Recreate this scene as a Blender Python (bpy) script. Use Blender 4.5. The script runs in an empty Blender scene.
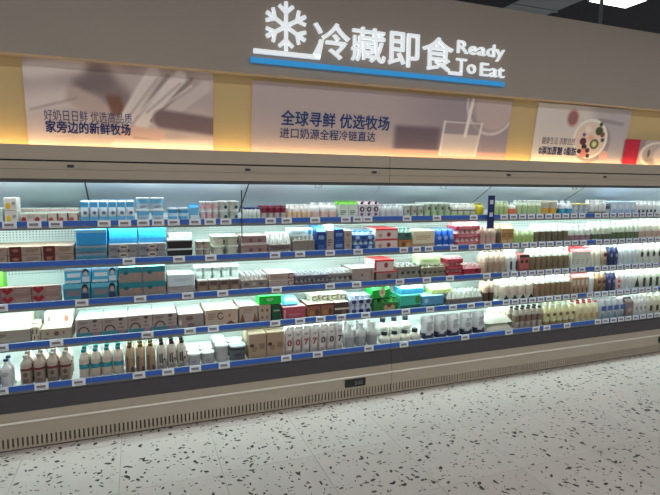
import bpy, math, random
import numpy as np
from mathutils import Matrix, Vector
random.seed(7)
rng = np.random.default_rng(5)
S = bpy.context.scene
COL = S.collection

# ------------------------------------------------------------------ camera
F = 508.0; H = 1.79; D = H / .4785          # focal length in px, eye height, distance to the kick panel
def _n(v): return v / np.linalg.norm(v)
def _ray(p): return np.array([p[0] - 330., p[1] - 247.5, F])
aX = _n(_ray((1663, 198))); aY = _ray((134, 183)); aY = _n(aY - aX * aY.dot(aX))
aZ = np.cross(aX, aY)
if aZ[1] > 0: aZ = -aZ
RM = np.array([aX, aY, aZ])                  # rows: world axes seen in camera (right, down, forward)
def at(px, py, Y):
    """point of the photograph on the plane y = Y -> (x, z)"""
    r = RM @ _ray((px, py)); t = (Y + D) / r[1]
    return float(r[0] * t), float(H + r[2] * t)
cam = bpy.data.cameras.new('camera'); camo = bpy.data.objects.new('camera', cam); COL.objects.link(camo)
right = RM[:, 0]; up = -RM[:, 1]; back = -RM[:, 2]
m = Matrix.Identity(4)
for i in range(3):
    m[i][0] = right[i]; m[i][1] = up[i]; m[i][2] = back[i]
m[0][3], m[1][3], m[2][3] = 0, -D, H
camo.matrix_world = m
cam.sensor_width = 36; cam.lens = 36 * F / 660; cam.clip_start = .05
S.camera = camo

# ------------------------------------------------------------------ world, exposure, large lights
w = bpy.data.worlds.new('world'); S.world = w; w.use_nodes = True
w.node_tree.nodes['Background'].inputs[0].default_value = (.93, .95, 1, 1)
w.node_tree.nodes['Background'].inputs[1].default_value = .34
S.view_settings.view_transform = 'Standard'; S.view_settings.look = 'None'
S.view_settings.gamma = 1; S.view_settings.exposure = 0; S.view_settings.use_curve_mapping = False
def area(name, loc, sx, sy, power, col, rot=(0, 0, 0), spread=math.pi):
    l = bpy.data.lights.new(name, 'AREA'); l.shape = 'RECTANGLE'; l.size = sx; l.size_y = sy
    l.energy = power; l.color = col; l.spread = spread
    o = bpy.data.objects.new(name, l); o.location = loc; o.rotation_euler = rot; COL.objects.link(o)
    return o
CEIL_W = 56.0      # one row of store ceiling lights
SHELF_W = 11.5      # one LED strip of a case, per level
COVE_W = 21.0      # warm strip under the posters
for y in (-1.9, -4.6):
    area('store_light', (2.2, y, 3.78), 11, .28, CEIL_W, (1, .965, .92))

# ------------------------------------------------------------------ helpers
def lin(c):
    c = np.array(c) / 255.
    return tuple(np.where(c <= .04045, c / 12.92, ((c + .055) / 1.055) ** 2.4))
MATS = {}
def mat(col, rough=.5, var=.06, scale=30., metal=0., emit=0., coat=0., alpha=1.):
    key = (tuple(col), rough, var, scale, metal, emit, coat, alpha)
    if key in MATS: return MATS[key]
    M = bpy.data.materials.new('m_%d_%d_%d' % tuple(col)); M.use_nodes = True
    nt = M.node_tree; b = nt.nodes['Principled BSDF']; c = lin(col)
    b.inputs['Roughness'].default_value = rough; b.inputs['Metallic'].default_value = metal
    if coat: b.inputs['Coat Weight'].default_value = coat
    if var:
        tc = nt.nodes.new('ShaderNodeTexCoord'); ns = nt.nodes.new('ShaderNodeTexNoise')
        ns.inputs['Scale'].default_value = scale; ns.inputs['Detail'].default_value = 3
        mx = nt.nodes.new('ShaderNodeMix'); mx.data_type = 'RGBA'
        mx.inputs[6].default_value = (*[x * (1 - var) for x in c], 1)
        mx.inputs[7].default_value = (*[min(1, x * (1 + var)) for x in c], 1)
        nt.links.new(tc.outputs['Object'], ns.inputs['Vector']); nt.links.new(ns.outputs['Fac'], mx.inputs[0])
        nt.links.new(mx.outputs[2], b.inputs['Base Color'])
    else: b.inputs['Base Color'].default_value = (*c, 1)
    if emit:
        b.inputs['Emission Color'].default_value = (*c, 1); b.inputs['Emission Strength'].default_value = emit
    if alpha < 1: b.inputs['Alpha'].default_value = alpha
    MATS[key] = M
    return M
def mesh(vs, fs, smooth=False, name='mesh'):
    me = bpy.data.meshes.new(name); me.from_pydata([tuple(map(float, v)) for v in vs], [], fs); me.update()
    if smooth: me.polygons.foreach_set('use_smooth', [True] * len(me.polygons))
    return me
class MB:
    def __init__(s): s.v = []; s.f = []
    def add(s, vs, fs):
        o = len(s.v); s.v += list(vs); s.f += [[i + o for i in f] for f in fs]; return s
    def box(s, x0, x1, y0, y1, z0, z1):
        return s.add([(x, y, z) for x in (x0, x1) for y in (y0, y1) for z in (z0, z1)],
            [[0, 1, 3, 2], [4, 6, 7, 5], [0, 4, 5, 1], [2, 3, 7, 6], [0, 2, 6, 4], [1, 5, 7, 3]])
    def prism(s, poly, x0, x1):
        """polygon in (y, z) extruded along x"""
        n = len(poly)
        vs = [(x0, y, z) for y, z in poly] + [(x1, y, z) for y, z in poly]
        return s.add(vs, [list(range(n))[::-1], list(range(n, 2 * n))] + [[i, (i + 1) % n, n + (i + 1) % n, n + i] for i in range(n)])
    def plate(s, poly, y, t=.0012):
        """polygon in (x, z) lying on the plane y, its face towards -y"""
        n = len(poly)
        vs = [(x, y - t, z) for x, z in poly] + [(x, y, z) for x, z in poly]
        return s.add(vs, [list(range(n)), list(range(n, 2 * n))[::-1]] + [[i, n + i, n + (i + 1) % n, (i + 1) % n] for i in range(n)])
    def tube(s, a, b, r, k=8):
        a = Vector(a); b = Vector(b); d = (b - a).normalized()
        u = d.orthogonal().normalized(); v = d.cross(u); vs = []
        for p in (a, b):
            vs += [tuple(p + r * (math.cos(6.2832 * i / k) * u + math.sin(6.2832 * i / k) * v)) for i in range(k)]
        return s.add(vs, [[i, (i + 1) % k, k + (i + 1) % k, k + i] for i in range(k)] + [list(range(k))[::-1], list(range(k, 2 * k))])
    def lathe(s, prof, k=14, sq=2., cx=0, cy=0, cap=True, sy=1.):
        o = []
        for r, z in prof:
            for i in range(k):
                a = 6.283185 * (i + .5) / k; c, q = math.cos(a), math.sin(a)
                rr = r / (abs(c) ** sq + abs(q) ** sq) ** (1 / sq)
                o.append((cx + rr * c, cy + rr * q * sy, z))
        n = len(prof)
        fs = [[j * k + i, j * k + (i + 1) % k, (j + 1) * k + (i + 1) % k, (j + 1) * k + i] for j in range(n - 1) for i in range(k)]
        if cap: fs += [list(range(k))[::-1], list(range((n - 1) * k, n * k))]
        return s.add(o, fs)
    def mesh(s, smooth=False): return mesh(s.v, s.f, smooth)
def cbox(w_, d_, h_, b=.003):
    """box with chamfered edges, origin at the middle of its base"""
    b = min(b, .2 * w_, .2 * d_, .2 * h_)
    prof = [(b, 0), (0, b), (0, h_ - b), (b, h_)]; vs = []
    for ins, z in prof:
        x = w_ / 2 - ins; y = d_ / 2 - ins
        vs += [(-x + b, -y, z), (x - b, -y, z), (x, -y + b, z), (x, y - b, z), (x - b, y, z), (-x + b, y, z), (-x, y - b, z), (-x, -y + b, z)]
    fs = [list(range(8))[::-1], list(range(24, 32))]
    fs += [[j * 8 + i, j * 8 + (i + 1) % 8, j * 8 + 8 + (i + 1) % 8, j * 8 + 8 + i] for j in range(3) for i in range(8)]
    return mesh(vs, fs)
def obj(name, me, mt, parent=None, loc=(0, 0, 0), kind=None):
    o = bpy.data.objects.new(name, me); COL.objects.link(o); o.location = loc
    if me is not None and mt is not None and not me.materials: me.materials.append(mt)
    if parent is not None: o.parent = parent
    if kind: o['kind'] = kind
    return o
def empty(name, loc=(0, 0, 0)):
    o = bpy.data.objects.new(name, None); o.empty_display_size = .05; COL.objects.link(o); o.location = loc
    return o
LABELS = {}
def tag(o, label, cat, group=None):
    n = len(label.split()); assert 4 <= n <= 16, (n, label)
    assert label not in LABELS, label
    LABELS[label] = 1
    o['label'] = label; o['category'] = cat
    if group: o['group'] = group
    return o
def text_mesh(body, extrude=.002, bold=0.):
    c = bpy.data.curves.new('t', 'FONT'); c.body = body; c.extrude = extrude; c.offset = bold; c.resolution_u = 3
    o = bpy.data.objects.new('t', c); COL.objects.link(o)
    bpy.context.view_layer.update()
    me = bpy.data.meshes.new_from_object(o.evaluated_get(bpy.context.evaluated_depsgraph_get()))
    bpy.data.objects.remove(o); bpy.data.curves.remove(c); me.materials.clear()
    return me
def fit_text(body, x0, x1, z0, z1, y, depth, bold=0.):
    """text standing in the x-z plane, its own outline stretched to the given rectangle"""
    me = text_mesh(body, .5); co = np.zeros(len(me.vertices) * 3); me.vertices.foreach_get('co', co); co = co.reshape(-1, 3)
    lo, hi = co.min(0), co.max(0); u = (co - lo) / (hi - lo)
    out = np.stack([x0 + u[:, 0] * (x1 - x0), y - u[:, 2] * depth, z0 + u[:, 1] * (z1 - z0)], 1)
    if not bold:
        me.vertices.foreach_set('co', out.ravel()); me.update(); return me
    fs = [list(p.vertices) for p in me.polygons]; mb = MB(); b = bold * (z1 - z0)      # heavier strokes: the outline laid over itself, shifted
    for k, (dx, dz) in enumerate(((0, 0), (1, 0), (-1, 0), (0, 1), (0, -1), (.7, .7), (-.7, .7), (.7, -.7), (-.7, -.7))):
        mb.add(out + np.array([dx * b, -.00012 * k, dz * b]), fs)
    return mb.mesh()

# ------------------------------------------------------------------ the room
XL, XR = -4.2, 10.2
TAUPE = (150, 141, 131)
# floor: 0.6 m terrazzo tiles with dark stone chips
fl = obj('floor', MB().box(XL, XR, -7.27, 1.2, -.06, -.012).mesh(), mat((120, 120, 118), .7), kind='structure')
TX = .455; TY = -.13; T = .6
tile_me = cbox(T - .0017, T - .0017, .012, .0012)
tile_mats = [mat(c, .42, .05, 9.) for c in ((206, 198, 193), (203, 196, 191), (208, 201, 196))]
for i in range(-7, 16):
    for j in range(-9, 2):
        o = bpy.data.objects.new('tile', tile_me); COL.objects.link(o); o.parent = fl
        o.location = (TX + T * (i + .5), TY + T * (j + .5), -.012)
        if not tile_me.materials: tile_me.materials.append(tile_mats[0])
        o.material_slots[0].link = 'OBJECT'; o.material_slots[0].material = tile_mats[random.randrange(3)]
chips = MB()
def chip(cx, cy, big):
    a = random.uniform(0, 3.1416); L = big * random.uniform(.55, 1.25); W = L * random.uniform(.3, .65)
    k = random.choice((5, 6, 6, 7)); pts = []
    for q in range(k):
        t = 6.2832 * (q + random.uniform(-.3, .3)) / k; r = random.uniform(.75, 1.1)
        u, v = L * r * math.cos(t), W * r * math.sin(t)
        pts.append((cx + u * math.cos(a) - v * math.sin(a), cy + u * math.sin(a) + v * math.cos(a), .0006))
    for p in pts:
        fx = ((p[0] - TX) / T) % 1; fy = ((p[1] - TY) / T) % 1
        if min(fx, 1 - fx, fy, 1 - fy) < .006: return
    chips.add(pts, [list(range(k))])
for q in range(24000):
    cx, cy = random.uniform(-2.8, 8.6), random.uniform(-4.5, .03)
    chip(cx, cy, random.choice((.006, .008, .010, .012, .0145, .0175, .022)))
obj('stone_chips', chips.mesh(), mat((58, 54, 52), .45, .35, 5.), fl, kind='stuff')

# bulkhead above the cases, sloped poster wall, back wall, ceiling
YB = .05
zb0 = at(330, 80.5, YB)[1]; zb1 = at(560, 17.5, YB)[1]
obj('wall_bulkhead', MB().box(XL, XR, YB, .55, zb0, zb1).mesh(), mat((166, 155, 144), .75, .05, 1.3), kind='structure')
TILT = .133
def wallY(z): return .15 + TILT * (2.58 - z)
obj('wall_poster', MB().prism([(wallY(zb0 + .05), zb0 + .05), (wallY(1.84), 1.84), (wallY(1.84) + .05, 1.84), (wallY(zb0 + .05) + .05, zb0 + .05)], XL, XR).mesh(),
    mat((206, 182, 132), .7, .04, 2.), kind='structure')
obj('wall_back', MB().box(XL, XR, .86, .92, 0, zb0).mesh(), mat(TAUPE, .8), kind='structure')
obj('ceiling', MB().box(XL - 3, XR + 9, -7.2, 9.5, 4.7, 4.76).mesh(), mat((42, 42, 46), .8), kind='structure')
obj('wall_far', MB().box(XL - 3, XR + 9, 9.5, 9.56, 0, 4.7).mesh(), mat((46, 46, 52), .8), kind='structure')

# ------------------------------------------------------------------ the refrigerated cases
SLOPE = {1: -.0677, 2: -.1382, 3: -.2104, 4: -.281, 5: -.3585}
YS = {1: .16, 2: .16, 3: .16, 4: .16, 5: .03}
ZR = {s: H + SLOPE[s] * (YS[s] + D) for s in SLOPE}              # top edge of each price rail
ZT = {s: ZR[s] - .013 for s in SLOPE}                            # surface the goods stand on
YBACK = .70
BEIGE = mat((182, 170, 152), .42, .05, 3.); DARK = mat((74, 70, 74), .45, .08, 12.); GREY = mat((132, 135, 138), .4, .05, 8.)
WHITE = mat((226, 232, 230), .45, .03, 4.); BLUE = mat((48, 100, 196), .3, .05, 20.); BLACK = mat((24, 24, 26), .4, .05)
TAGW = mat((240, 242, 242), .45, .03); TAGT = mat((132, 130, 136), .6, .1)
def dotted():
    M = bpy.data.materials.new('perforated_panel'); M.use_nodes = True; nt = M.node_tree; N = nt.nodes; L = nt.links
    b = N['Principled BSDF']; b.inputs['Roughness'].default_value = .45
    tc = N.new('ShaderNodeTexCoord'); sp = N.new('ShaderNodeSeparateXYZ'); L.new(tc.outputs['Object'], sp.inputs[0])
    def mth(op, a, v=None):
        n = N.new('ShaderNodeMath'); n.operation = op
        for i, x in enumerate((a, v)):
            if x is None: continue
            if hasattr(x, 'links'): L.new(x, n.inputs[i])
            else: n.inputs[i].default_value = x
        return n.outputs[0]
    def cell(s, p): return mth('POWER', mth('SUBTRACT', mth('FRACT', mth('DIVIDE', s, p)), .5), 2.)
    d = mth('ADD', cell(sp.outputs[0], .022), cell(sp.outputs[2], .02))
    hole = mth('LESS_THAN', d, .05)
    band = mth('LESS_THAN', mth('FRACT', mth('DIVIDE', mth('ADD', sp.outputs[2], .0), .27)), .24)
    fac = mth('MULTIPLY', hole, band)
    mx = N.new('ShaderNodeMix'); mx.data_type = 'RGBA'; L.new(fac, mx.inputs[0])
    mx.inputs[6].default_value = (*lin((224, 232, 228)), 1); mx.inputs[7].default_value = (*lin((120, 130, 130)), 1)
    L.new(mx.outputs[2], b.inputs['Base Color']); return M
PERF = dotted()
zc = [H + k * (.12 + D) for k in (.0633, .0385, .0355, .006, -.0005)]   # canopy: top, groove, groove, lip, lower edge
TAGPX = {1: [9, 34, 56, 80, 104, 125, 143, 158, 174, 195, 210, 226, 252, 271, 287, 315, 346, 358, 368, 384, 407, 437, 474],
         2: [88, 129, 179, 211, 247, 275, 300, 330, 358, 383, 404, 417, 429, 454, 473],
         3: [1, 82, 140, 188, 223, 252, 277, 330, 357, 382, 400, 427, 450],
         4: [1, 56, 88, 147, 190, 213, 250, 275, 300, 321, 341, 366, 381, 406, 430, 453, 471],
         5: [1, 41, 79, 139, 168, 195, 224, 261, 286, 318, 369, 404, 465, 509, 536, 547, 567]}
DENSE = {1: 495, 2: 488, 3: 487, 4: 488, 5: 598}
def line_y(s, px):            # image row of the rail's top edge
    lo, hi = 150., 460.
    for _ in range(30):
        mid = (lo + hi) / 2
        r = RM @ _ray((px, mid))
        if r[2] / r[1] > SLOPE[s]: lo = mid
        else: hi = mid
    return lo
def px2x(s, px, dy=.0): return at(px, line_y(s, px), YS[s] + dy)[0]
tag_xs = {}
for s in TAGPX:
    xs = [px2x(s, p) for p in TAGPX[s]]; x = px2x(s, DENSE[s])
    while x < 6.4: xs.append(x); x += .108
    tag_xs[s] = xs
tg = MB().box(-.042, .042, -.0015, .0015, -.023, .023)
tg.box(-.030, .024, -.0022, -.0014, -.008, .009).box(-.030, .030, -.0022, -.0014, -.016, -.0135)
tag_me = tg.mesh(); tag_me.materials.append(TAGW); tag_me.materials.append(TAGT)
tag_me.polygons.foreach_set('material_index', [0] * 6 + [1] * 12)
def make_case(x0, x1, label):
    c = empty('refrigerated_display_case', ((x0 + x1) / 2, .35, 0)); tag(c, label, 'display case', 'open refrigerated cases')
    ox, oy = (x0 + x1) / 2, .35
    def part(name, mb, mt, parent=None, kind=None, smooth=False):
        o = obj(name, mb.mesh(smooth), mt, parent or c, kind=kind)
        if parent is None: o.location = (-ox, -oy, 0)
        return o
    a, b = x0 + .002, x1 - .002
    # plinth with upright slots
    part('plinth', MB().box(a, b, .012, .80, 0, .11), mat((98, 92, 82), .7))
    g = MB(); g.box(a, b, 0, .02, .012, .026).box(a, b, 0, .02, .092, .106)
    x = a
    while x < b - .012:
        g.box(x, x + .017, 0, .02, .026, .092); x += .0285
    part('grille', g, BEIGE, kind='stuff')
    part('front_panel', MB().prism([(-.002, .106), (-.004, .192), (.05, .192), (.05, .106)], a, b), BEIGE)
    part('bumper_strip', MB().prism([(-.012, .192), (-.014, .199), (-.008, .206), (.02, .206), (.02, .192)], a, b), mat((224, 218, 206), .25, .03))
    part('upper_front_panel', MB().prism([(-.004, .206), (.004, .268), (.05, .268), (.05, .206)], a, b), BEIGE)
    part('fascia', MB().prism([(.0, .268), (.022, .379), (.07, .379), (.07, .268)], a, b), DARK)
    part('lower_tub', MB().box(a, b, .07, .80, .11, ZT[5] - .02), GREY)
    part('back_panel', MB().box(a, b, YBACK, YBACK + .05, ZT[5] - .02, 1.62), PERF)
    part('ceiling_panel', MB().prism([(.25, 1.80), (YBACK, 1.545), (YBACK, 1.565), (.25, 1.82)], a, b), mat((190, 200, 208), .35, .04, 3.))
    x = ox - 1.17 * 1.5
    for k in range(4):
        if a + .01 < x < b: part('panel_seam', MB().prism([(.252, 1.7975), (YBACK - .002, 1.543), (YBACK - .002, 1.546), (.252, 1.8)], x - .005, x + .005), BLACK)
        x += 1.17
    part('insulated_back', MB().box(a, b, YBACK + .05, .82, 0.11, 1.93), GREY)
    part('roof', MB().box(a, b, .25, .82, 1.93, 1.96), GREY)
    part('canopy_upper_panel', MB().box(a, b, .12, .15, zc[1], zc[0]), BEIGE)
    part('canopy_groove', MB().box(a, b, .13, .16, zc[2], zc[1]), BLACK)
    lp = part('canopy_lower_panel', MB().prism([(.12, zc[2]), (.118, (zc[2] + zc[3]) / 2), (.122, zc[3]), (.26, zc[3] + .01), (.26, zc[2])], a, b), BEIGE)
    part('canopy_ridge', MB().box(a, b, .112, .119, (zc[2] + zc[3]) / 2 + .008, (zc[2] + zc[3]) / 2 + .014), mat((190, 178, 158), .4), lp)
    part('canopy_lip', MB().prism([(.125, zc[3] + .002), (.135, zc[4]), (.16, zc[4]), (.16, zc[3] + .002)], a, b), mat((84, 84, 86), .4))
    part('light_tube', MB().box(a + .02, b - .02, .163, .19, zc[3] - .002, zc[3] + .008), mat((238, 250, 248), .4, 0, emit=1.))
    area('case_light', (ox, .176, zc[3] - .006), x1 - x0 - .06, .022, SHELF_W * .68, (.82, .96, 1.), (math.radians(42), 0, 0))
    for e, nm in ((a, 'end_panel'), (b - .03, 'end_panel')):
        if (nm and (e == a and x0 < 0)) or (e != a and x1 > 6):
            part(nm, MB().box(e, e + .03, .13, .82, .44, 1.90), GREY)
    # deck and shelves, in 1.17 m bays
    for s in (1, 2, 3, 4, 5):
        zt = ZT[s]; y0 = YS[s]; first = None
        for k in range(3):
            xa, xb = x0 + k * (x1 - x0) / 3 + (.0022 if k == 0 else .0005), x0 + (k + 1) * (x1 - x0) / 3 - (.0022 if k == 2 else .0005)
            nm = 'shelf_board' if s < 5 else 'deck_board'
            sh = part(nm, MB().prism([(y0 + .014, zt), (y0 + .014, zt - .022), (YBACK, zt - .022), (YBACK, zt)], xa, xb), WHITE)
            part('shelf_lip', MB().prism([(y0 + .002, zt - .0215), (y0 + .014, zt - .0215), (y0 + .014, zt - .046), (y0 + .009, zt - .046)], xa, xb), GREY, sh)
            part('price_rail', MB().prism([(y0 + .006, ZR[s]), (y0, zt - .021), (y0 + .012, zt - .021), (y0 + .012, ZR[s])], xa, xb), BLUE, sh)
            part('rail_edge', MB().box(xa, xb, y0 + .001, y0 + .0125, ZR[s], ZR[s] + .003), mat((176, 196, 220), .3), sh)
            for xx in tag_xs[s]:
                if xa + .046 < xx < xb - .046:
                    p = obj('price_tag', tag_me, TAGW, sh, (xx + random.uniform(-.003, .003), y0 - .0015, zt - .006 - .002))
                    p.rotation_euler.x = -.09; p.rotation_euler.y = random.uniform(-.02, .02)
            if s < 5:
                part('light_strip', MB().box(xa + .02, xb - .02, y0 + .03, y0 + .048, zt - .030, zt - .0225), mat((238, 250, 248), .4, 0, emit=1.), sh)
                for xx in (xa + .02, xb - .02):
                    part('bracket', MB().prism([(YBACK, zt - .022), (YBACK, zt - .08), (YBACK - .22, zt - .022)], xx - .0015, xx + .0015), WHITE, sh)
        if s < 5:
            area('case_light', (ox, y0 + .039, zt - .034), x1 - x0 - .06, .016, SHELF_W, (.80, 1., .955), (math.radians(38), 0, 0))
    return c, part
XJ = at(391.5, 372, 0)[0]
BAY3 = 3.51
LCASE, lpart = make_case(XJ - BAY3, XJ, 'beige open refrigerated dairy case under the hands poster, left of the plinth joint')
RCASE, rpart = make_case(XJ, XJ + BAY3, 'beige open refrigerated dairy case under the fruit bowl poster, right of plinth joint')
make_case(XJ + BAY3, XJ + 2 * BAY3, 'beige open refrigerated case running out of the picture at far right')
# digital thermometers on the front panels
for px, py, c, pt in ((355, 381, LCASE, lpart), (664, 338, RCASE, rpart)):
    x, z = at(px, py, 0); x = min(x, XJ + BAY3 - .1)
    z = .148
    th = pt('thermometer', MB().box(x - .092, x + .092, -.012, .0, z - .032, z + .032), BLACK)
    dg = MB()
    for k in range(3):
        xx = x - .005 + k * .026
        dg.box(xx, xx + .003, -.0135, -.012, z - .014, z + .014).box(xx + .012, xx + .015, -.0135, -.012, z - .014, z + .014)
        dg.box(xx, xx + .015, -.0135, -.012, z + .012, z + .015).box(xx, xx + .015, -.0135, -.012, z - .015, z - .012)
    pt('digit', dg, mat((150, 142, 140), .4), th)
# small blind clips under the canopy lip
for px in (318, 443, 574):
    x = at(px, 187, .14)[0]; pt = lpart if x < XJ else rpart
    pt('clip', MB().box(x - .03, x - .025, .128, .132, zc[4] - .016, zc[4]).box(x + .025, x + .03, .128, .132, zc[4] - .016, zc[4]).box(x - .03, x + .03, .128, .132, zc[4] - .02, zc[4] - .015), GREY)
# badges on the canopies
for px in (76, 252, 378, 512, 608):
    x = at(px, 170, .112)[0]; zz = (zc[2] + zc[3]) / 2 + .028
    pt, = (lpart if x < XJ else rpart),
    bd = pt('badge', MB().box(x - .055, x + .055, .113, .12, zz - .012, zz + .012), mat((178, 168, 152), .4))
    pt('badge_print', MB().box(x - .052, x - .012, .1115, .113, zz - .009, zz + .009), mat((52, 52, 58), .4), bd)

# ------------------------------------------------------------------ illuminated sign on the bulkhead
LETTER = mat((236, 242, 246), .4, 0, emit=.5); CYAN = mat((38, 152, 222), .35, .03, emit=.35); SIDE = mat((205, 210, 214), .4)
sx0, sz0 = at(250, 61, YB)
sign = empty('illuminated_sign', (sx0 + .9, YB, 2.7))
tag(sign, 'illuminated white letter sign with snowflake and blue bar on the grey bulkhead', 'sign')
def spart(name, me, mt, label=None):
    o = obj(name, me, mt, sign, (-(sx0 + .9), -YB, -2.7))
    if label: o['label'] = label
    return o
def rect_px(x0, x1, y0, y1):
    """pixel box -> world box on the bulkhead"""
    ym = (y0 + y1) / 2
    return at(x0, ym, YB)[0], at(x1, ym, YB)[0], at(x1, y1, YB)[1], at(x0, y0, YB)[1]
for ch, bx in (('冷', (313, 349, 21.5, 61)), ('藏', (351, 384.5, 26.5, 64)), ('即', (388, 418, 31.5, 68.5)), ('食', (422, 452, 36, 72.5))):
    r = rect_px(*bx)
    spart('character', fit_text(ch, *r, YB, .022, .012), LETTER)
for t, bx in (('Ready', (456.5, 503.5, 40.5, 62.5)), ('To', (455.5, 475, 58.5, 74.5)), ('Eat', (479.5, 503.5, 63, 78.5))):
    r = rect_px(*bx)
    spart('lettering', fit_text(t, r[0], r[1], r[2], r[3], YB, .02, .012), LETTER)
# blue bar and white underline
xa, za = at(250, 60.5, YB); xb, zb = at(502.5, 84.5, YB)
zbar = (za + zb) / 2
spart('blue_bar', MB().box(xa, xb, YB - .028, YB, zbar - .018, zbar + .018).mesh(), CYAN, 'long glowing blue bar under the letters')
x1_, z1_ = at(253, 51.5, YB); x2_, z2_ = at(318, 57.5, YB)
spart('underline', MB().box(x1_, x2_ + .01, YB - .022, YB, (z1_ + z2_) / 2 - .016, (z1_ + z2_) / 2 + .016).mesh(), LETTER)
x3_, z3_ = at(321, 40, YB)
spart('riser', MB().add([(x2_ - .03, YB - .022, z2_ - .01), (x2_ + .012, YB - .022, z2_ - .01), (x3_ + .018, YB - .022, z3_), (x3_ - .018, YB - .022, z3_),
    (x2_ - .03, YB, z2_ - .01), (x2_ + .012, YB, z2_ - .01), (x3_ + .018, YB, z3_), (x3_ - .018, YB, z3_)],
    [[0, 1, 2, 3], [7, 6, 5, 4], [0, 4, 5, 1], [1, 5, 6, 2], [2, 6, 7, 3], [3, 7, 4, 0]]).mesh(), LETTER)
xq, zq = at(448, 73, YB); xr, zr = at(461, 74.5, YB)
spart('underline', MB().box(xq, xr, YB - .022, YB, zq - .014, zq + .012).mesh(), LETTER)
cx, cz = at(285.5, 27, YB); R0 = .172; fk = MB()
for k in range(6):
    a = math.radians(90 + 60 * k); e = Vector((math.cos(a), 0, math.sin(a)))
    p0 = Vector((cx, YB - .015, cz))
    fk.tube(p0, p0 + e * R0, .016, 8)
    for sg in (-1, 1):
        a2 = a + sg * math.radians(48); e2 = Vector((math.cos(a2), 0, math.sin(a2)))
        q = p0 + e * R0 * .56
        fk.tube(q, q + e2 * R0 * .42, .015, 8)
spart('snowflake', fk.mesh(), LETTER, 'white six-armed snowflake symbol')

# ------------------------------------------------------------------ posters
def smooth(x, a, b):
    t = np.clip((x - a) / (b - a), 0, 1); return t * t * (3 - 2 * t)
def seg(u, v, a, b):
    a = np.array(a, float); b = np.array(b, float); ab = b - a
    t = np.clip(((u - a[0]) * ab[0] + (v - a[1]) * ab[1]) / (ab @ ab), 0, 1)
    return np.hypot(u - a[0] - t * ab[0], v - a[1] - t * ab[1])
def mixc(img, col, k): return img * (1 - k[..., None]) + np.array(col, float) * k[..., None]
def noise2(u, v, s, sd):
    r = np.random.default_rng(sd); o = 0
    for k in range(6):
        a = r.uniform(0, 6.28); f = s * r.uniform(.6, 1.8); o = o + np.sin((u * math.cos(a) + v * math.sin(a)) * f + r.uniform(0, 6.28))
    return o / 6
def paint_hands(u, v):       # u 0..2.2, v 0..1 (down)
    im = np.zeros(u.shape + (3,)) + np.array((186, 172, 170.))
    im = mixc(im, (158, 144, 143), smooth(noise2(u, v, 6, 1), -.1, .6) * .6)
    im = mixc(im, (205, 194, 192), 1 - smooth(seg(u, v, (.0, .55), (.62, .40)), .02, .22))
    im = mixc(im, (132, 117, 117), 1 - smooth(seg(u, v, (.80, .18), (1.02, .42)), .06, .26))
    im = mixc(im, (120, 106, 107), 1 - smooth(seg(u, v, (.62, .30), (.85, .22)), .02, .20))
    im = mixc(im, (182, 162, 156), 1 - smooth(seg(u, v, (.55, .42), (.95, .66)), .06, .16))
    im = mixc(im, (116, 78, 62), (1 - smooth(np.abs(u - 1.00 - (v - .5) * .25), .05, .12)) * (1 - smooth(np.abs(v - .50), .08, .17)) * .85)
    for k, (a, b, c, wd) in enumerate((((1.10, .68), (1.45, .08), (212, 202, 199), .10), ((1.22, .70), (1.62, .10), (150, 137, 136), .035), ((1.28, .72), (1.78, .10), (214, 205, 202), .10),
                     ((1.42, .66), (1.92, .12), (138, 124, 124), .03), ((1.5, .66), (2.1, .2), (196, 184, 182), .09))):
        im = mixc(im, c, 1 - smooth(seg(u, v, a, b), wd * .5, wd * 1.1))
    for k in range(5):
        im = mixc(im, (168, 154, 152) if k % 2 else (220, 211, 208), (1 - smooth(seg(u, v, (1.06 + .1 * k, .62 - .02 * k), (1.36 + .14 * k, .12 + .02 * k)), .004, .03)) * .6)
    im = mixc(im, (150, 136, 134), (1 - smooth(seg(u, v, (.05, .60), (.55, .44)), .0, .03)) * .6)
    im = mixc(im, (222, 212, 208), (1 - smooth(seg(u, v, (.05, .16), (.6, .05)), .03, .14)) * .6)
    im = mixc(im, (118, 100, 104), 1 - smooth(seg(u, v, (1.55, .63), (2.25, .70)), .08, .15))
    im = mixc(im, (198, 168, 158), 1 - smooth(seg(u, v, (1.08, .80), (1.50, .84)), .05, .10))
    im = mixc(im, (168, 140, 132), 1 - smooth(seg(u, v, (1.2, .885), (1.5, .90)), .008, .03))
    im = mixc(im, (214, 200, 196), 1 - smooth(seg(u, v, (1.0, .99), (2.2, .95)), .03, .12))
    im = mixc(im, (200, 186, 184), (1 - smooth(u, .0, 1.1)) * smooth(v, .55, .75) * .8)
    return im
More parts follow.
